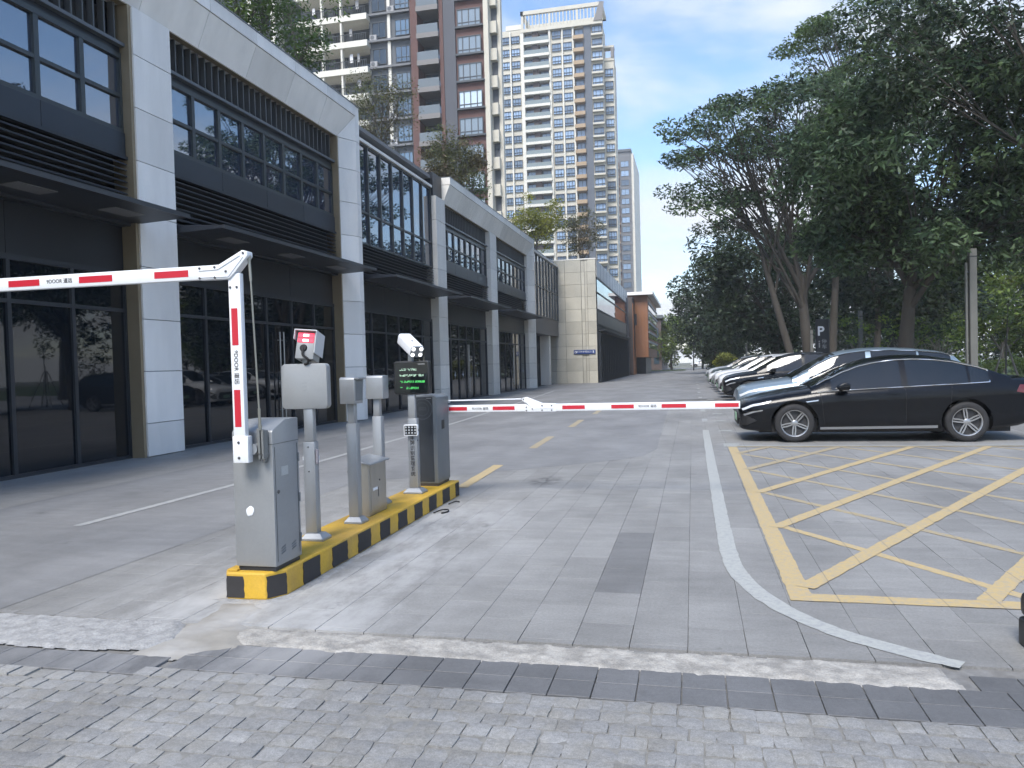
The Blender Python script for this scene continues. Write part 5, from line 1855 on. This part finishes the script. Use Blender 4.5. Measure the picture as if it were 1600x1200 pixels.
        parts.append(('lamp_strip', mb.mesh('lamp_strip', CHROME, smooth=40), None, None, None))
        mb = MB()
        skin_patch(mb, sp, [(.02, 4.2), (.13, 4.2), (.30, 5.2), (.03, 7.2)], sg_, .006, 6, 4)
        parts.append(('air_intake', mb.mesh('air_intake', mat('grille_black', (.012, .012, .013), .6), smooth=40), None, None, None))
        mb = MB()
        skin_patch(mb, sp, [(L - .36, 8.0), (L - .03, 7.2), (L - .03, 9.2), (L - .30, 9.4)], sg_, .006, 6, 3)
        parts.append(('tail_light', mb.mesh('tail_light', TAIL, smooth=40), None, None, None))
        mb = MB()
        skin_patch(mb, sp, [(1.14, 8.1), (1.32, 8.1), (1.33, 8.35), (1.12, 8.35)], sg_, .007, 4, 2)
        parts.append(('fender_badge', mb.mesh('fender_badge', CHROME, smooth=40), None, None, None))
        xm = sp['dlo'][0] + .12
        p = gh_section(sp, xm)[0]
        mb = MB()
        yb = (p[0] + .03)
        mb.prism([(xm - .02, p[1] + .01), (xm + .05, p[1] + .01), (xm + .04, p[1] + .05), (xm - .02, p[1] + .05)], sg_ * (p[0] - .02), sg_ * (yb + .08), 'y')
        prof = [(xm - .05, p[1] + .035), (xm + .12, p[1] + .025), (xm + .145, p[1] + .06), (xm + .14, p[1] + .135), (xm + .10, p[1] + .155), (xm + .02, p[1] + .145), (xm - .05, p[1] + .10), (xm - .075, p[1] + .06)]
        mb.prism(prof, sg_ * (yb + .05), sg_ * (yb + .22), 'y')
        parts.append(('wing_mirror', mb.mesh('wing_mirror', None, smooth=50, bevel=.018, seg=2), 'paint', None, None))
    # grille and plate on the nose
    zf = lerp_tab(sp['sill'], .02)
    zt = lerp_tab(sp['deck'], .02)
    g = MB()
    g.prism([(-.52, zf + .05), (.52, zf + .05), (.60, zf + .16), (.46, zt - .13), (-.46, zt - .13), (-.60, zf + .16)], -.012, .03, 'x')
    parts.append(('grille', g.mesh('grille', MATS['grille_black']), None, None, None))
    parts.append(('number_plate', MB().box(-.022, -.010, -.24, .24, zf + .10, zf + .24).mesh('number_plate', PLATE), None, None, None))
    parts.append(('number_plate', MB().box(L + .002, L + .012, -.24, .24, .60, .74).mesh('number_plate', PLATE), None, None, None))
    parts.append(('underbody', MB().box(.35, L - .4, -.70, .70, .16, .40).mesh('underbody', M_RUBBER), None, None, None))
    wheel = make_wheel(sp)
    return dict(sp=sp, parts=parts, wheel=wheel)

PROTO = {k: car_proto(k) for k in SPEC}
def place_car(kind, name, label, x, y, paint, group='cars parked in the bays', rotz=0.0, cat='car', trim=None):
    P = PROTO[kind]
    root = bpy.data.objects.new(name, None)
    link(root)
    root.location = (x, y, 0.003)
    root.rotation_euler = (0, 0, rotz)
    tag(root, label, cat, group)
    body = None
    for nm, me, pm, par, _ in P['parts']:
        if len(me.materials) == 0:
            me.materials.append(CAR_TRIM)
        o = bpy.data.objects.new(nm, me)
        link(o)
        o.parent = body if (par == 'body' and body) else root
        if pm == 'paint' or (nm == 'window_trim' and trim):
            o.material_slots[0].link = 'OBJECT'
            o.material_slots[0].material = paint if pm == 'paint' else trim
        if nm == 'body':
            body = o
    sp = P['sp']
    for xw in (sp['fx'], sp['rx']):
        for sg_ in (-1, 1):
            w = bpy.data.objects.new('wheel', P['wheel'][0])
            link(w)
            w.parent = root
            w.location = (xw, sg_ * (sp['W'] - .125), sp['wr'])
            w.rotation_euler = (0, random.uniform(0, 1.2), 0 if sg_ < 0 else math.pi)
            for nm, me in (('rim', P['wheel'][1]), ('brake_disc', P['wheel'][2])):
                q = bpy.data.objects.new(nm, me)
                link(q)
                q.parent = w
    return root
BLACKP = mat('car_black', (.004, .005, .007), .22, coat=.22, spec=.18)
BLUEG = paint_mat('blue_grey', (.20, .26, .31), .35)  # pale blue puts the sky's reflection on the bonnet into the paint
WHITEP = paint_mat('white', (.62, .63, .64))
SILV = paint_mat('silver', (.34, .36, .38), .5)
GREYP = paint_mat('grey', (.055, .06, .065), .3)
GREENP = paint_mat('green', (.03, .045, .042), .2)
place_car('sedan', 'parked_car', 'glossy black saloon car with bright window line, nearest in the parking row', .79, 15.24, BLACKP)
place_car('suv', 'parked_car', 'blue grey tall car parked directly behind the near black saloon', .90, 17.95, BLUEG)
place_car('suv', 'parked_car', 'black tall car with pale headlights, third along the row', 1.02, 28.6, BLACKP, trim=CAR_TRIM)
place_car('suv', 'parked_car', 'white tall car with white roof right beside the black tall car', .95, 31.4, WHITEP)
place_car('sedan', 'parked_car', 'silver saloon beyond the white tall car', 1.0, 34.2, SILV)
place_car('suv', 'parked_car', 'white tall car just beyond the silver saloon', .95, 36.9, WHITEP)
place_car('sedan', 'parked_car', 'silver saloon between two white cars halfway along the row', .90, 39.6, SILV)
place_car('sedan', 'parked_car', 'white saloon with dark lower grille halfway along the row', .80, 42.4, WHITEP)
place_car('suv', 'parked_car', 'dark green car between two white saloons in the far half of row', 1.0, 45.2, GREENP)
place_car('sedan', 'parked_car', 'white saloon just beyond the dark green car', .95, 48.2, WHITEP)
place_car('suv', 'parked_car', 'white tall car before the gap in the far part of the row', .95, 50.9, WHITEP)
place_car('sedan', 'parked_car', 'silver saloon beyond the gap in the far part of the row', .95, 54.0, SILV)
place_car('sedan', 'parked_car', 'white saloon next to last in the parking row', .90, 57.0, WHITEP)
place_car('sedan', 'parked_car', 'dark grey saloon last in the parking row', 1.0, 60.2, GREYP)
place_car('sedan', 'parked_car', 'white car far off across the street end by the trees', -.4, 152, WHITEP, 'cars at the street end')
place_car('suv', 'parked_car', 'silver car far off across the street end by the trees', 5.4, 150, SILV, 'cars at the street end')

# ------------------------------------------------------------------ trees and planting
L_DARK = leafmat('leaf_dark', (.046, .078, .042), .75, .36, (.086, .128, .052))
L_DEEP = leafmat('leaf_deep', (.030, .050, .031), .6, .28)
L_MID = leafmat('leaf_mid', (.062, .105, .040), .5, .38)
L_LIGHT = leafmat('leaf_light', (.125, .185, .055), .45, .45)  # green brightened so the park's sunlight sits in the leaf colour
L_YEL = leafmat('leaf_yellow', (.17, .19, .045), .45, .45)  # likewise raised in colour to look sunlit
L_DRY = leafmat('leaf_dry', (.10, .085, .045), .5, .3, (.10, .12, .045))
BARK = mat('bark', (.105, .095, .082), .9, var=.25, vscale=3, bump=.01, bscale=14, stretch=(1, 1, .25))
BARKD = mat('bark_dark', (.060, .052, .042), .9, var=.25, vscale=3, bump=.01, bscale=14, stretch=(1, 1, .25))
BARKP = mat('bark_pale', (.24, .21, .17), .9, var=.2, vscale=4)

def leaf_mesh(name, clumps, per, ll, lw, m, seed, droop=.25, shell=.55):
    """clumps: rows of (x, y, z, rx, ry, rz). Small rhombic leaves filled through each clump, denser near its skin."""
    rg = np.random.default_rng(seed)
    C = np.asarray(clumps, float)
    wts = np.maximum(C[:, 3] * C[:, 4], .02)
    cnt = np.maximum(4, (per * wts / wts.mean()).astype(int))
    idx = np.repeat(np.arange(len(C)), cnt)
    N = len(idx)
    d = rg.normal(size=(N, 3))
    d /= np.linalg.norm(d, axis=1, keepdims=True) + 1e-9
    rr = rg.random(N) ** (1 / 3)
    rr = np.where(rg.random(N) < shell, .72 + .33 * rg.random(N), rr)
    P = C[idx, :3] + d * rr[:, None] * C[idx, 3:6]
    # sprigs: leaves bunch around a few points of the clump
    spr = rg.random(N) < .6
    P = np.where(spr[:, None], P + .0, P)
    a = rg.normal(size=(N, 3)) + d * .7
    a[:, 2] = a[:, 2] * .6 - droop
    a /= np.linalg.norm(a, axis=1, keepdims=True) + 1e-9
    b = np.cross(a, rg.normal(size=(N, 3)) * .8 + np.array([0, 0, 1.0]))
    b /= np.linalg.norm(b, axis=1, keepdims=True) + 1e-9
    s = rg.uniform(.65, 1.3, N)[:, None]
    V = np.empty((N, 4, 3))
    V[:, 0] = P - a * ll * s * .5
    V[:, 1] = P + b * lw * s * .5
    V[:, 2] = P + a * ll * s * .5
    V[:, 3] = P - b * lw * s * .5
    me = bpy.data.meshes.new(name)
    me.vertices.add(N * 4)
    me.vertices.foreach_set('co', V.astype(np.float32).ravel())
    me.loops.add(N * 4)
    me.loops.foreach_set('vertex_index', np.arange(N * 4, dtype=np.int32))
    me.polygons.add(N)
    me.polygons.foreach_set('loop_start', np.arange(0, N * 4, 4, dtype=np.int32))
    me.update(calc_edges=True)
    me.materials.append(m)
    return me

def bez(a, b, c, n):
    return [(1 - t) ** 2 * a + 2 * t * (1 - t) * b + t * t * c for t in [k / n for k in range(n + 1)]]

def limbs(mb, base, fork, clumps, r0, rnd, nlimb=5, rtip=.015, spread=.35, rise=.3):
    """Trunk to the fork, main limbs to groups of clumps, twigs to each clump."""
    base, fork = Vector(base), Vector(fork)
    mid = base.lerp(fork, .5) + Vector((rnd.uniform(-.15, .15), rnd.uniform(-.15, .15), 0))
    tr = bez(base, mid, fork, 6)
    mb.tube(tr, [r0 * (1.18 - .5 * k / 6) if k else r0 * 1.35 for k in range(7)], 9)
    C = [Vector(c[:3]) for c in clumps]
    if not C: return
    seeds = rnd.sample(range(len(C)), min(nlimb, len(C)))
    for _ in range(3):
        groups = {s_: [] for s_ in range(len(seeds))}
        cent = [C[s_] if isinstance(s_, int) else s_ for s_ in seeds]
        for c in C:
            groups[min(range(len(cent)), key=lambda q: (c - cent[q]).length)].append(c)
        seeds = [sum(g, Vector()) / len(g) if g else cent[q] for q, g in groups.items()]
    for q, g in groups.items():
        if not g: continue
        ce = sum(g, Vector()) / len(g)
        st = tr[rnd.choice((4, 5, 6))]
        end = st.lerp(ce, .72)
        ctl = st.lerp(end, .5) + Vector((rnd.uniform(-.3, .3), rnd.uniform(-.3, .3), (end - st).length * rise * rnd.uniform(.0, .6)))
        lp = bez(st, ctl, end, 7)
        rl_ = r0 * rnd.uniform(.32, .5)
        mb.tube(lp, [rl_ * (1 - .62 * k / 7) for k in range(8)], 7, False)
        for c in g:
            s_ = lp[rnd.choice((3, 4, 5, 6, 7))]
            ct = s_.lerp(c, .5) + Vector((rnd.uniform(-.3, .3), rnd.uniform(-.3, .3), rnd.uniform(-.1, .35))) * spread * 2
            mb.tube(bez(s_, ct, c, 4), [max(rl_ * .36 * (1 - .7 * k / 4), rtip * .6) for k in range(5)], 5, False)

def ellipsoid_clumps(c, r, n, size, seed, flat=.7, lower=-1.0, hollow=.35):
    rnd = random.Random(seed)
    out = []
    tries = 0
    while len(out) < n and tries < n * 40:
        tries += 1
        v = Vector((rnd.gauss(0, 1), rnd.gauss(0, 1), rnd.gauss(0, 1))).normalized() * (hollow + (1 - hollow) * rnd.random() ** .5)
        if v.z < lower: continue
        s_ = size * rnd.uniform(.65, 1.3)
        out.append((c[0] + v.x * r[0], c[1] + v.y * r[1], c[2] + v.z * r[2], s_, s_, s_ * flat))
    return out

def tree(name, label, base, fork, clumps, per, ll, lw, lm, seed, r0=.3, bark=None, group='trees', droop=.25, nlimb=5, extra=(), shell=.55, rise=.3):
    t = thing(name, label, 'tree', base, group)
    rnd = random.Random(seed)
    mb = MB()
    limbs(mb, base, fork, clumps, r0, rnd, nlimb, rise=rise)
    for b2, f2, r2 in extra:
        near = [c for c in clumps if rnd.random() < .35]
        limbs(mb, b2, f2, near, r2, rnd, 3, rise=rise)
    mb.build('trunk', bark or BARK, t, smooth=60)
    me = leaf_mesh('crown', clumps, per, ll, lw, lm, seed, droop, shell)
    piece('crown', me, t)
    return t

GR = 'large trees behind the parked cars'
# spreading umbrella crowned tree, its left half open against the sky
def umbrella(c, R_, zt, n, seed, thick=.5, arc=.32, left=1.0):
    rnd = random.Random(seed)
    out = []
    for k in range(n):
        a = rnd.uniform(0, 2 * math.pi)
        r = R_ * math.sqrt(rnd.uniform(.02, 1))
        z = zt - arc * R_ * (r / R_) ** 2.2 + rnd.uniform(-thick, thick * .4)
        s_ = rnd.uniform(.75, 1.35)
        out.append((c[0] + r * math.cos(a), c[1] + r * math.sin(a), z, s_, s_, s_ * .36))
    return out
ca = umbrella((5.6, 46), 7.4, 15.9, 95, 3) + umbrella((2.8, 45), 4.4, 13.6, 30, 4, arc=.5) + umbrella((1.8, 45), 3.0, 10.8, 14, 5, .4, .5) + umbrella((9.5, 47), 4.5, 15.3, 28, 6)
tree('umbrella_tree', 'spreading umbrella crowned tree with open branching against the sky', (6.5, 46, 0), (6.0, 46, 6.0), ca, 175, .26, .10, L_DARK, 31, .30, BARKD, GR, .12, 9, [((5.7, 45.2, 0), (3.9, 45.4, 7.2), .2), ((7.6, 46.6, 0), (8.0, 46.5, 7.5), .22)], rise=.1)
cb = umbrella((12.5, 58), 6.2, 25.3, 60, 13, arc=.45) + umbrella((14, 58), 6, 22.0, 40, 14, arc=.4)
tree('umbrella_tree', 'tall pale green umbrella crown rising behind the open branched tree', (13.5, 58, 0), (13, 58, 13), cb, 190, .30, .11, L_MID, 33, .34, BARKD, GR, .12, 7, rise=.1)
# dense broadleaf tree that fills the right of the frame
cd_ = ellipsoid_clumps((7.9, 28.5, 7.9), (4.6, 4.4, 3.9), 96, 1.0, 41, .75) + ellipsoid_clumps((9.2, 27.5, 5.6), (3.6, 3.4, 2.0), 32, .85, 42, .7) + ellipsoid_clumps((5.0, 29, 7.2), (1.9, 2.6, 2.9), 28, .8, 43, .8)
tree('broadleaf_tree', 'huge dark dense broadleaf tree filling the view above the parked cars', (7.0, 29.0, 0), (7.3, 28.8, 4.4), cd_, 300, .27, .085, L_DARK, 44, .25, BARKD, GR, .55, 9)
# sparser tall tree with sky showing through its top
ce_ = ellipsoid_clumps((9.6, 25, 10.6), (3.6, 3.2, 3.3), 46, .70, 51, .8, hollow=.2) + ellipsoid_clumps((6.6, 25.5, 11.3), (1.4, 2.0, 2.2), 18, .75, 52, .8)
tree('broadleaf_tree', 'tall loose crowned broadleaf tree with sky showing through its upper leaves', (11.8, 25, 0), (10.8, 25, 7.0), ce_, 130, .24, .085, L_DEEP, 53, .17, BARKD, GR, .45, 8)
# dark mass between and behind them
cf_ = ellipsoid_clumps((5.8, 62, 7.4), (5.6, 3.6, 5.2), 80, 1.5, 61, .8)
tree('evergreen_tree', 'deep green evergreen tree standing low behind the umbrella tree', (6.2, 62, 0), (6.2, 62, 3.0), cf_, 270, .36, .15, L_DEEP, 62, .3, BARKD, GR, .3)
cg_ = ellipsoid_clumps((12.8, 52, 7.6), (5.2, 3.6, 5.4), 80, 1.4, 63, .8)
tree('evergreen_tree', 'deep green evergreen tree between the umbrella tree and the broadleaf tree', (12.4, 52, 0), (12.6, 52, 3.2), cg_, 260, .34, .14, L_DEEP, 64, .32, BARKD, GR, .3, extra=[((10.6, 50, 0), (10.9, 50.5, 5), .2)])
ch_ = ellipsoid_clumps((1.9, 84, 6.6), (3.2, 3, 5.4), 45, 1.4, 65, .9)
tree('evergreen_tree', 'deep green evergreen tree at the far left end of the tree row', (2.6, 84, 0), (2.4, 84, 3), ch_, 300, .42, .17, L_DEEP, 66, .25, BARKD, GR, .3)
ci_ = ellipsoid_clumps((18.5, 40, 8.6), (5.0, 4, 5.6), 70, 1.2, 67, .8)
tree('evergreen_tree', 'dark evergreen tree at the right edge beyond the tall posts', (19, 41, 0), (18.8, 41, 5.5), ci_, 300, .32, .13, L_DEEP, 68, .3, BARKD, GR, .3)
# trees that close the street
for i, (x, y, h, w, lm, lb) in enumerate(((-3.2, 124, 9.0, 3.6, L_LIGHT, 'bright green round street tree at the end of the road'),
                                          (1.6, 128, 8.0, 3.4, L_MID, 'mid green street tree right of the bright one at road end'),
                                          (5.2, 118, 7.6, 3.2, L_DARK, 'dark street tree behind the last parked cars'),
                                          (-8.6, 150, 9.0, 4.0, L_MID, 'street tree partly hidden by the orange building'))):
    cc = ellipsoid_clumps((x, y, h * .56), (w, w * .8, h * .40), 42, 1.1, 80 + i, .9)
    tree('street_tree', lb, (x, y, 0), (x, y, h * .25), cc, 150, .45, .20, lm, 90 + i, .16, BARK, 'street trees at the road end', .2)
wood = [(random.Random(i * 7 + 1).uniform(2, 46), random.Random(i * 7 + 2).uniform(92, 99), random.Random(i * 7 + 3).uniform(1, 15) * (1 if random.Random(i * 7 + 1).uniform(2, 46) > 7 else .6), 2.0, 1.6, 1.7) for i in range(380)]
o = piece('treeline', leaf_mesh('treeline', wood, 130, .55, .26, L_DEEP, 99, .25), None)
tag(o, 'dark wood closing the view behind the trees', 'wood', kind='stuff')
# park beyond the car park on the right
for i, (x, y, h, w, lm, lb) in enumerate(((21.6, 62, 8.6, 4.2, L_LIGHT, 'sunny light green park tree right of the thick grey post'),
                                          (26.5, 64, 9.5, 4.6, L_YEL, 'yellow green park tree at the right edge of the view'),
                                          (19.6, 72, 8.0, 3.6, L_MID, 'mid green park tree behind the thick grey post'))):
    cc = ellipsoid_clumps((x, y, h * .56), (w, w * .8, h * .42), 50, 1.1, 180 + i, .85)
    tree('park_tree', lb, (x, y, 0), (x, y, h * .25), cc, 190, .34, .15, lm, 190 + i, .16, BARK, 'park trees beyond the car park', .2)
hd = 0
for i, (x, y) in enumerate(((13.6, 50), (15.1, 50.5), (16.7, 50), (18.3, 50.4), (19.9, 50))):
    cc = ellipsoid_clumps((x, y, .55), (.75, .6, .5), 16, .35, 300 + i, .9)
    t = thing('round_shrub', ['clipped round shrub left of the thick grey post by the park path', 'clipped round shrub just right of the thick grey post', 'middle clipped round shrub of those along the park path', 'clipped round shrub behind the staked sapling', 'clipped round shrub farthest right along the park path'][i], 'shrub', (x, y, 0), 'clipped round shrubs by the path')
    mb = MB()
    limbs(mb, (x, y, 0), (x, y, .25), cc, .03, random.Random(i), 4, .006)
    mb.build('stem', BARK, t)
    piece('foliage', leaf_mesh('foliage', cc, 150, .10, .06, L_LIGHT, 320 + i), t)
sheet('park_path', [(9, 30), (60, 30), (60, 49), (16, 49)], -0.02, mat('path_pale', (.34, .345, .35), .8, var=.08, vscale=.6))
sheet('lawn', [(6.3, 49.2), (80, 49.2), (80, 140), (7.0, 140)], -0.03, mat('lawn_green', (.06, .09, .03), .9, var=.3, vscale=1.2))
sheet('verge', [(-12, 112), (-1.0, 112), (-1.0, 121), (-12, 121)], .05, mat('verge_green', (.085, .12, .035), .9, var=.3, vscale=1.2))
tsr = thing('round_shrub', 'bright yellow green round bush by the last parked car', 'shrub', (2.9, 75, 0))
cc = ellipsoid_clumps((2.9, 75, 1.1), (.95, .9, .95), 22, .45, 350, .9)
mb = MB()
limbs(mb, (2.9, 75, 0), (2.9, 75, .4), cc, .04, random.Random(4), 4, .01)
mb.build('stem', BARK, tsr)
piece('foliage', leaf_mesh('foliage', cc, 160, .2, .11, L_YEL, 351), tsr)
# pruned, half bare shrub in front of the dark tree
def twigs(mb, p, d, r, n, rnd, depth):
    q = p + d * rnd.uniform(.5, .9)
    mb.tube([p, (p + q) / 2 + Vector((rnd.uniform(-.05, .05), rnd.uniform(-.05, .05), 0)), q], [r, r * .85, r * .7], 5, False)
    if depth == 0: return
    for _ in range(n):
        nd = (d + Vector((rnd.gauss(0, .45), rnd.gauss(0, .35), rnd.uniform(-.1, .45)))).normalized() * d.length * .85
        twigs(mb, q, nd, r * .68, 2, rnd, depth - 1)
for i, (x, y, lb) in enumerate(((8.2, 31.5, 'pruned bare branched shrub in front of the dark tree'), (6.9, 33.0, 'smaller bare shrub just left of the pruned one'))):
    t = thing('bare_shrub', lb, 'shrub', (x, y, 0), 'pruned shrubs')
    mb = MB()
    rnd = random.Random(400 + i)
    for k in range(7 - 2 * i):
        a = rnd.uniform(0, 6.28)
        twigs(mb, Vector((x, y, .5)), Vector((math.cos(a) * .8, math.sin(a) * .4, .75)).normalized() * .8, .04, 2, rnd, 3)
    mb.tube([(x, y, 0), (x, y, .55)], .12, 8)
    mb.build('branches', BARKP, t, smooth=60)
    cc = [(x + rnd.uniform(-1.6, 1.6), y + rnd.uniform(-.4, .4), rnd.uniform(1.0, 2.9), .25, .25, .2) for _ in range(22)]
    piece('foliage', leaf_mesh('foliage', cc, 22, .16, .07, L_LIGHT, 410 + i), t)
# posts between the bays and the trees
M_POST = mat('post_grey', (.125, .125, .112), .6, var=.1, vscale=2)
def grey_post(label, x, y, h, w):
    t = thing('light_post', label, 'post', (x, y, 0), 'grey square posts behind the bays')
    MB().box(x - w / 2, x + w / 2, y - w / 2, y + w / 2, 0, h).build('shaft', M_POST, t, bevel=.01)
    MB().box(x - w * .9, x + w * .9, y - w * .9, y + w * .9, 0, .12).build('foot', M_POST, t, bevel=.01)
    MB().box(x - w / 2 - .004, x + w / 2 + .004, y - w / 2 - .004, y + w / 2 + .004, h - .25, h - .22).build('lamp_gap', M_FRAME, t)
    return t
p = grey_post('thick pale grey square post rising into the tree at the right', 8.25, 26.0, 4.6, .20)
MB().box(8.05, 8.10, 25.95, 26.05, 0, 4.2).build('side_rail', M_POST, p)
for q in (.6, 3.9):
    MB().box(8.09, 8.16, 25.97, 26.03, q, q + .05).build('bracket', M_FRAME, p)
grey_post('slim pale square post left of the pruned shrub', 6.87, 35, 3.35, .15)
grey_post('slim grey square post left of the parking sign', 6.34, 45, 2.95, .14)
grey_post('short grey post behind the white tall car', 6.4, 57, 2.75, .15)
grey_post('short grey post behind the far saloons', 6.2, 70, 2.8, .16)
grey_post('short grey post near the street end', 5.6, 86, 3.0, .18)
# parking totem
t = thing('parking_sign', 'dark parking totem with large white P above the parked cars', 'sign', (5.15, 33.6, 0))
pl = MB().box(4.89, 5.41, 33.55, 33.67, 0, 3.0).build('totem_panel', mat('totem_dark', (.020, .022, .028), .5), t, bevel=.02)
text_obj('letter', 'P', .52, M_WINK, t, at(5.08, 33.545, 2.50) @ FACE_Y, offset=.012)
text_obj('lettering', 'i', .42, MATS['soffit_light'], t, at(5.02, 33.545, 1.98) @ FACE_Y, offset=.006)
for i, chh in enumerate('停车'):
    text_obj('lettering', chh, .20, MATS['soffit_light'], t, at(5.21, 33.545, 2.09 - .22 * i) @ FACE_Y, offset=.002)
# staked sapling
t = thing('staked_sapling', 'young sapling held by a splay of thin timber stakes beyond the black saloon', 'sapling', (11.05, 31.5, 0))
for k in range(4):
    a = k * math.pi / 2 + .5
    MB().tube([(11.05 + .75 * math.cos(a), 31.5 + .75 * math.sin(a), 0), (11.05 + .06 * math.cos(a), 31.5 + .06 * math.sin(a), 1.75)], .022, 6).build('stake', BARKP, t)
MB().tube([(11.05, 31.5, 0), (11.07, 31.5, 1.6), (11.15, 31.5, 3.2)], [.035, .03, .015], 6).build('stem', BARK, t)
piece('foliage', leaf_mesh('foliage', [(11.15, 31.5, 3.2, .5, .4, .5), (10.95, 31.5, 2.7, .4, .4, .4)], 160, .14, .06, L_LIGHT, 420), t)
t = thing('lamp_post', 'thin black lamp post at the far end of the road', 'lamp post', (.15, 112, 0))
MB().tube([(.15, 112, 0), (.15, 112, 4.2)], [.09, .06], 8).build('pole', M_FRAME, t)
MB().lathe([(.02, 4.2), (.22, 4.25), (.22, 4.45), (.05, 4.6)], 12, at(.15, 112, 0), 'z').build('lantern', M_FRAME, t)

# roof-garden trees on the shop building
RG = 'roof garden trees on the shop building'
ZR = 8.9
def roof_tree(label, x, y, h, w, lm, seed, per, n=34, hollow=.2, ll=.16, lw=.065):
    cc = ellipsoid_clumps((x, y, ZR + h * .60), (w, w, h * .40), n, .55, seed, .8, hollow=hollow)
    return tree('roof_tree', label, (x, y, ZR - .1), (x + .1, y, ZR + h * .28), cc, per, ll, lw, lm, seed, .09, BARK, RG, .2, 5, shell=.3)
roof_tree('leafy green roof tree at the top edge above the near bays', -11.2, 18.6, 4.2, 1.7, L_MID, 501, 130, 44, ll=.13, lw=.055)
roof_tree('green roof tree tip hanging in from the top edge', -11.4, 21.6, 4.8, 1.3, L_MID, 507, 90, 30, ll=.13, lw=.055)
roof_tree('nearly bare brown roof tree above the glass bay', -11.0, 27.0, 3.3, 1.35, L_DRY, 502, 60, 80, ll=.10, lw=.035)
roof_tree('sparse green and brown roof tree before the red brown tower', -11.0, 36.0, 4.0, 1.45, L_DRY, 503, 110, 60, ll=.14, lw=.06)
roof_tree('thin roof tree beside the sparse one before the red brown tower', -10.9, 38.6, 3.0, .9, L_MID, 504, 60, 30, ll=.14, lw=.06)
roof_tree('yellow green roof tree before the cream tower', -10.9, 55.6, 5.0, 1.9, L_YEL, 505, 100, 60, ll=.18, lw=.08)
roof_tree('reddish brown bare roof tree right of the yellow green one', -8.6, 63.0, 5.0, 1.6, L_DRY, 506, 90, 60, ll=.16, lw=.06)

# ------------------------------------------------------------------ light haze in the air
hm = bpy.data.materials.new('haze_air')
hm.use_nodes = True
hn = hm.node_tree
hn.nodes.remove(hn.nodes['Principled BSDF'])
pv = hn.nodes.new('ShaderNodeVolumePrincipled')
pv.inputs['Density'].default_value = .0006
pv.inputs['Color'].default_value = (.86, .91, .96, 1)
hn.links.new(pv.outputs[0], hn.nodes['Material Output'].inputs['Volume'])
o = MB().box(-172, 172, -47, 422, -1.1, 90).build('haze', hm)
tag(o, 'thin pale haze over the whole street', 'haze', kind='stuff')
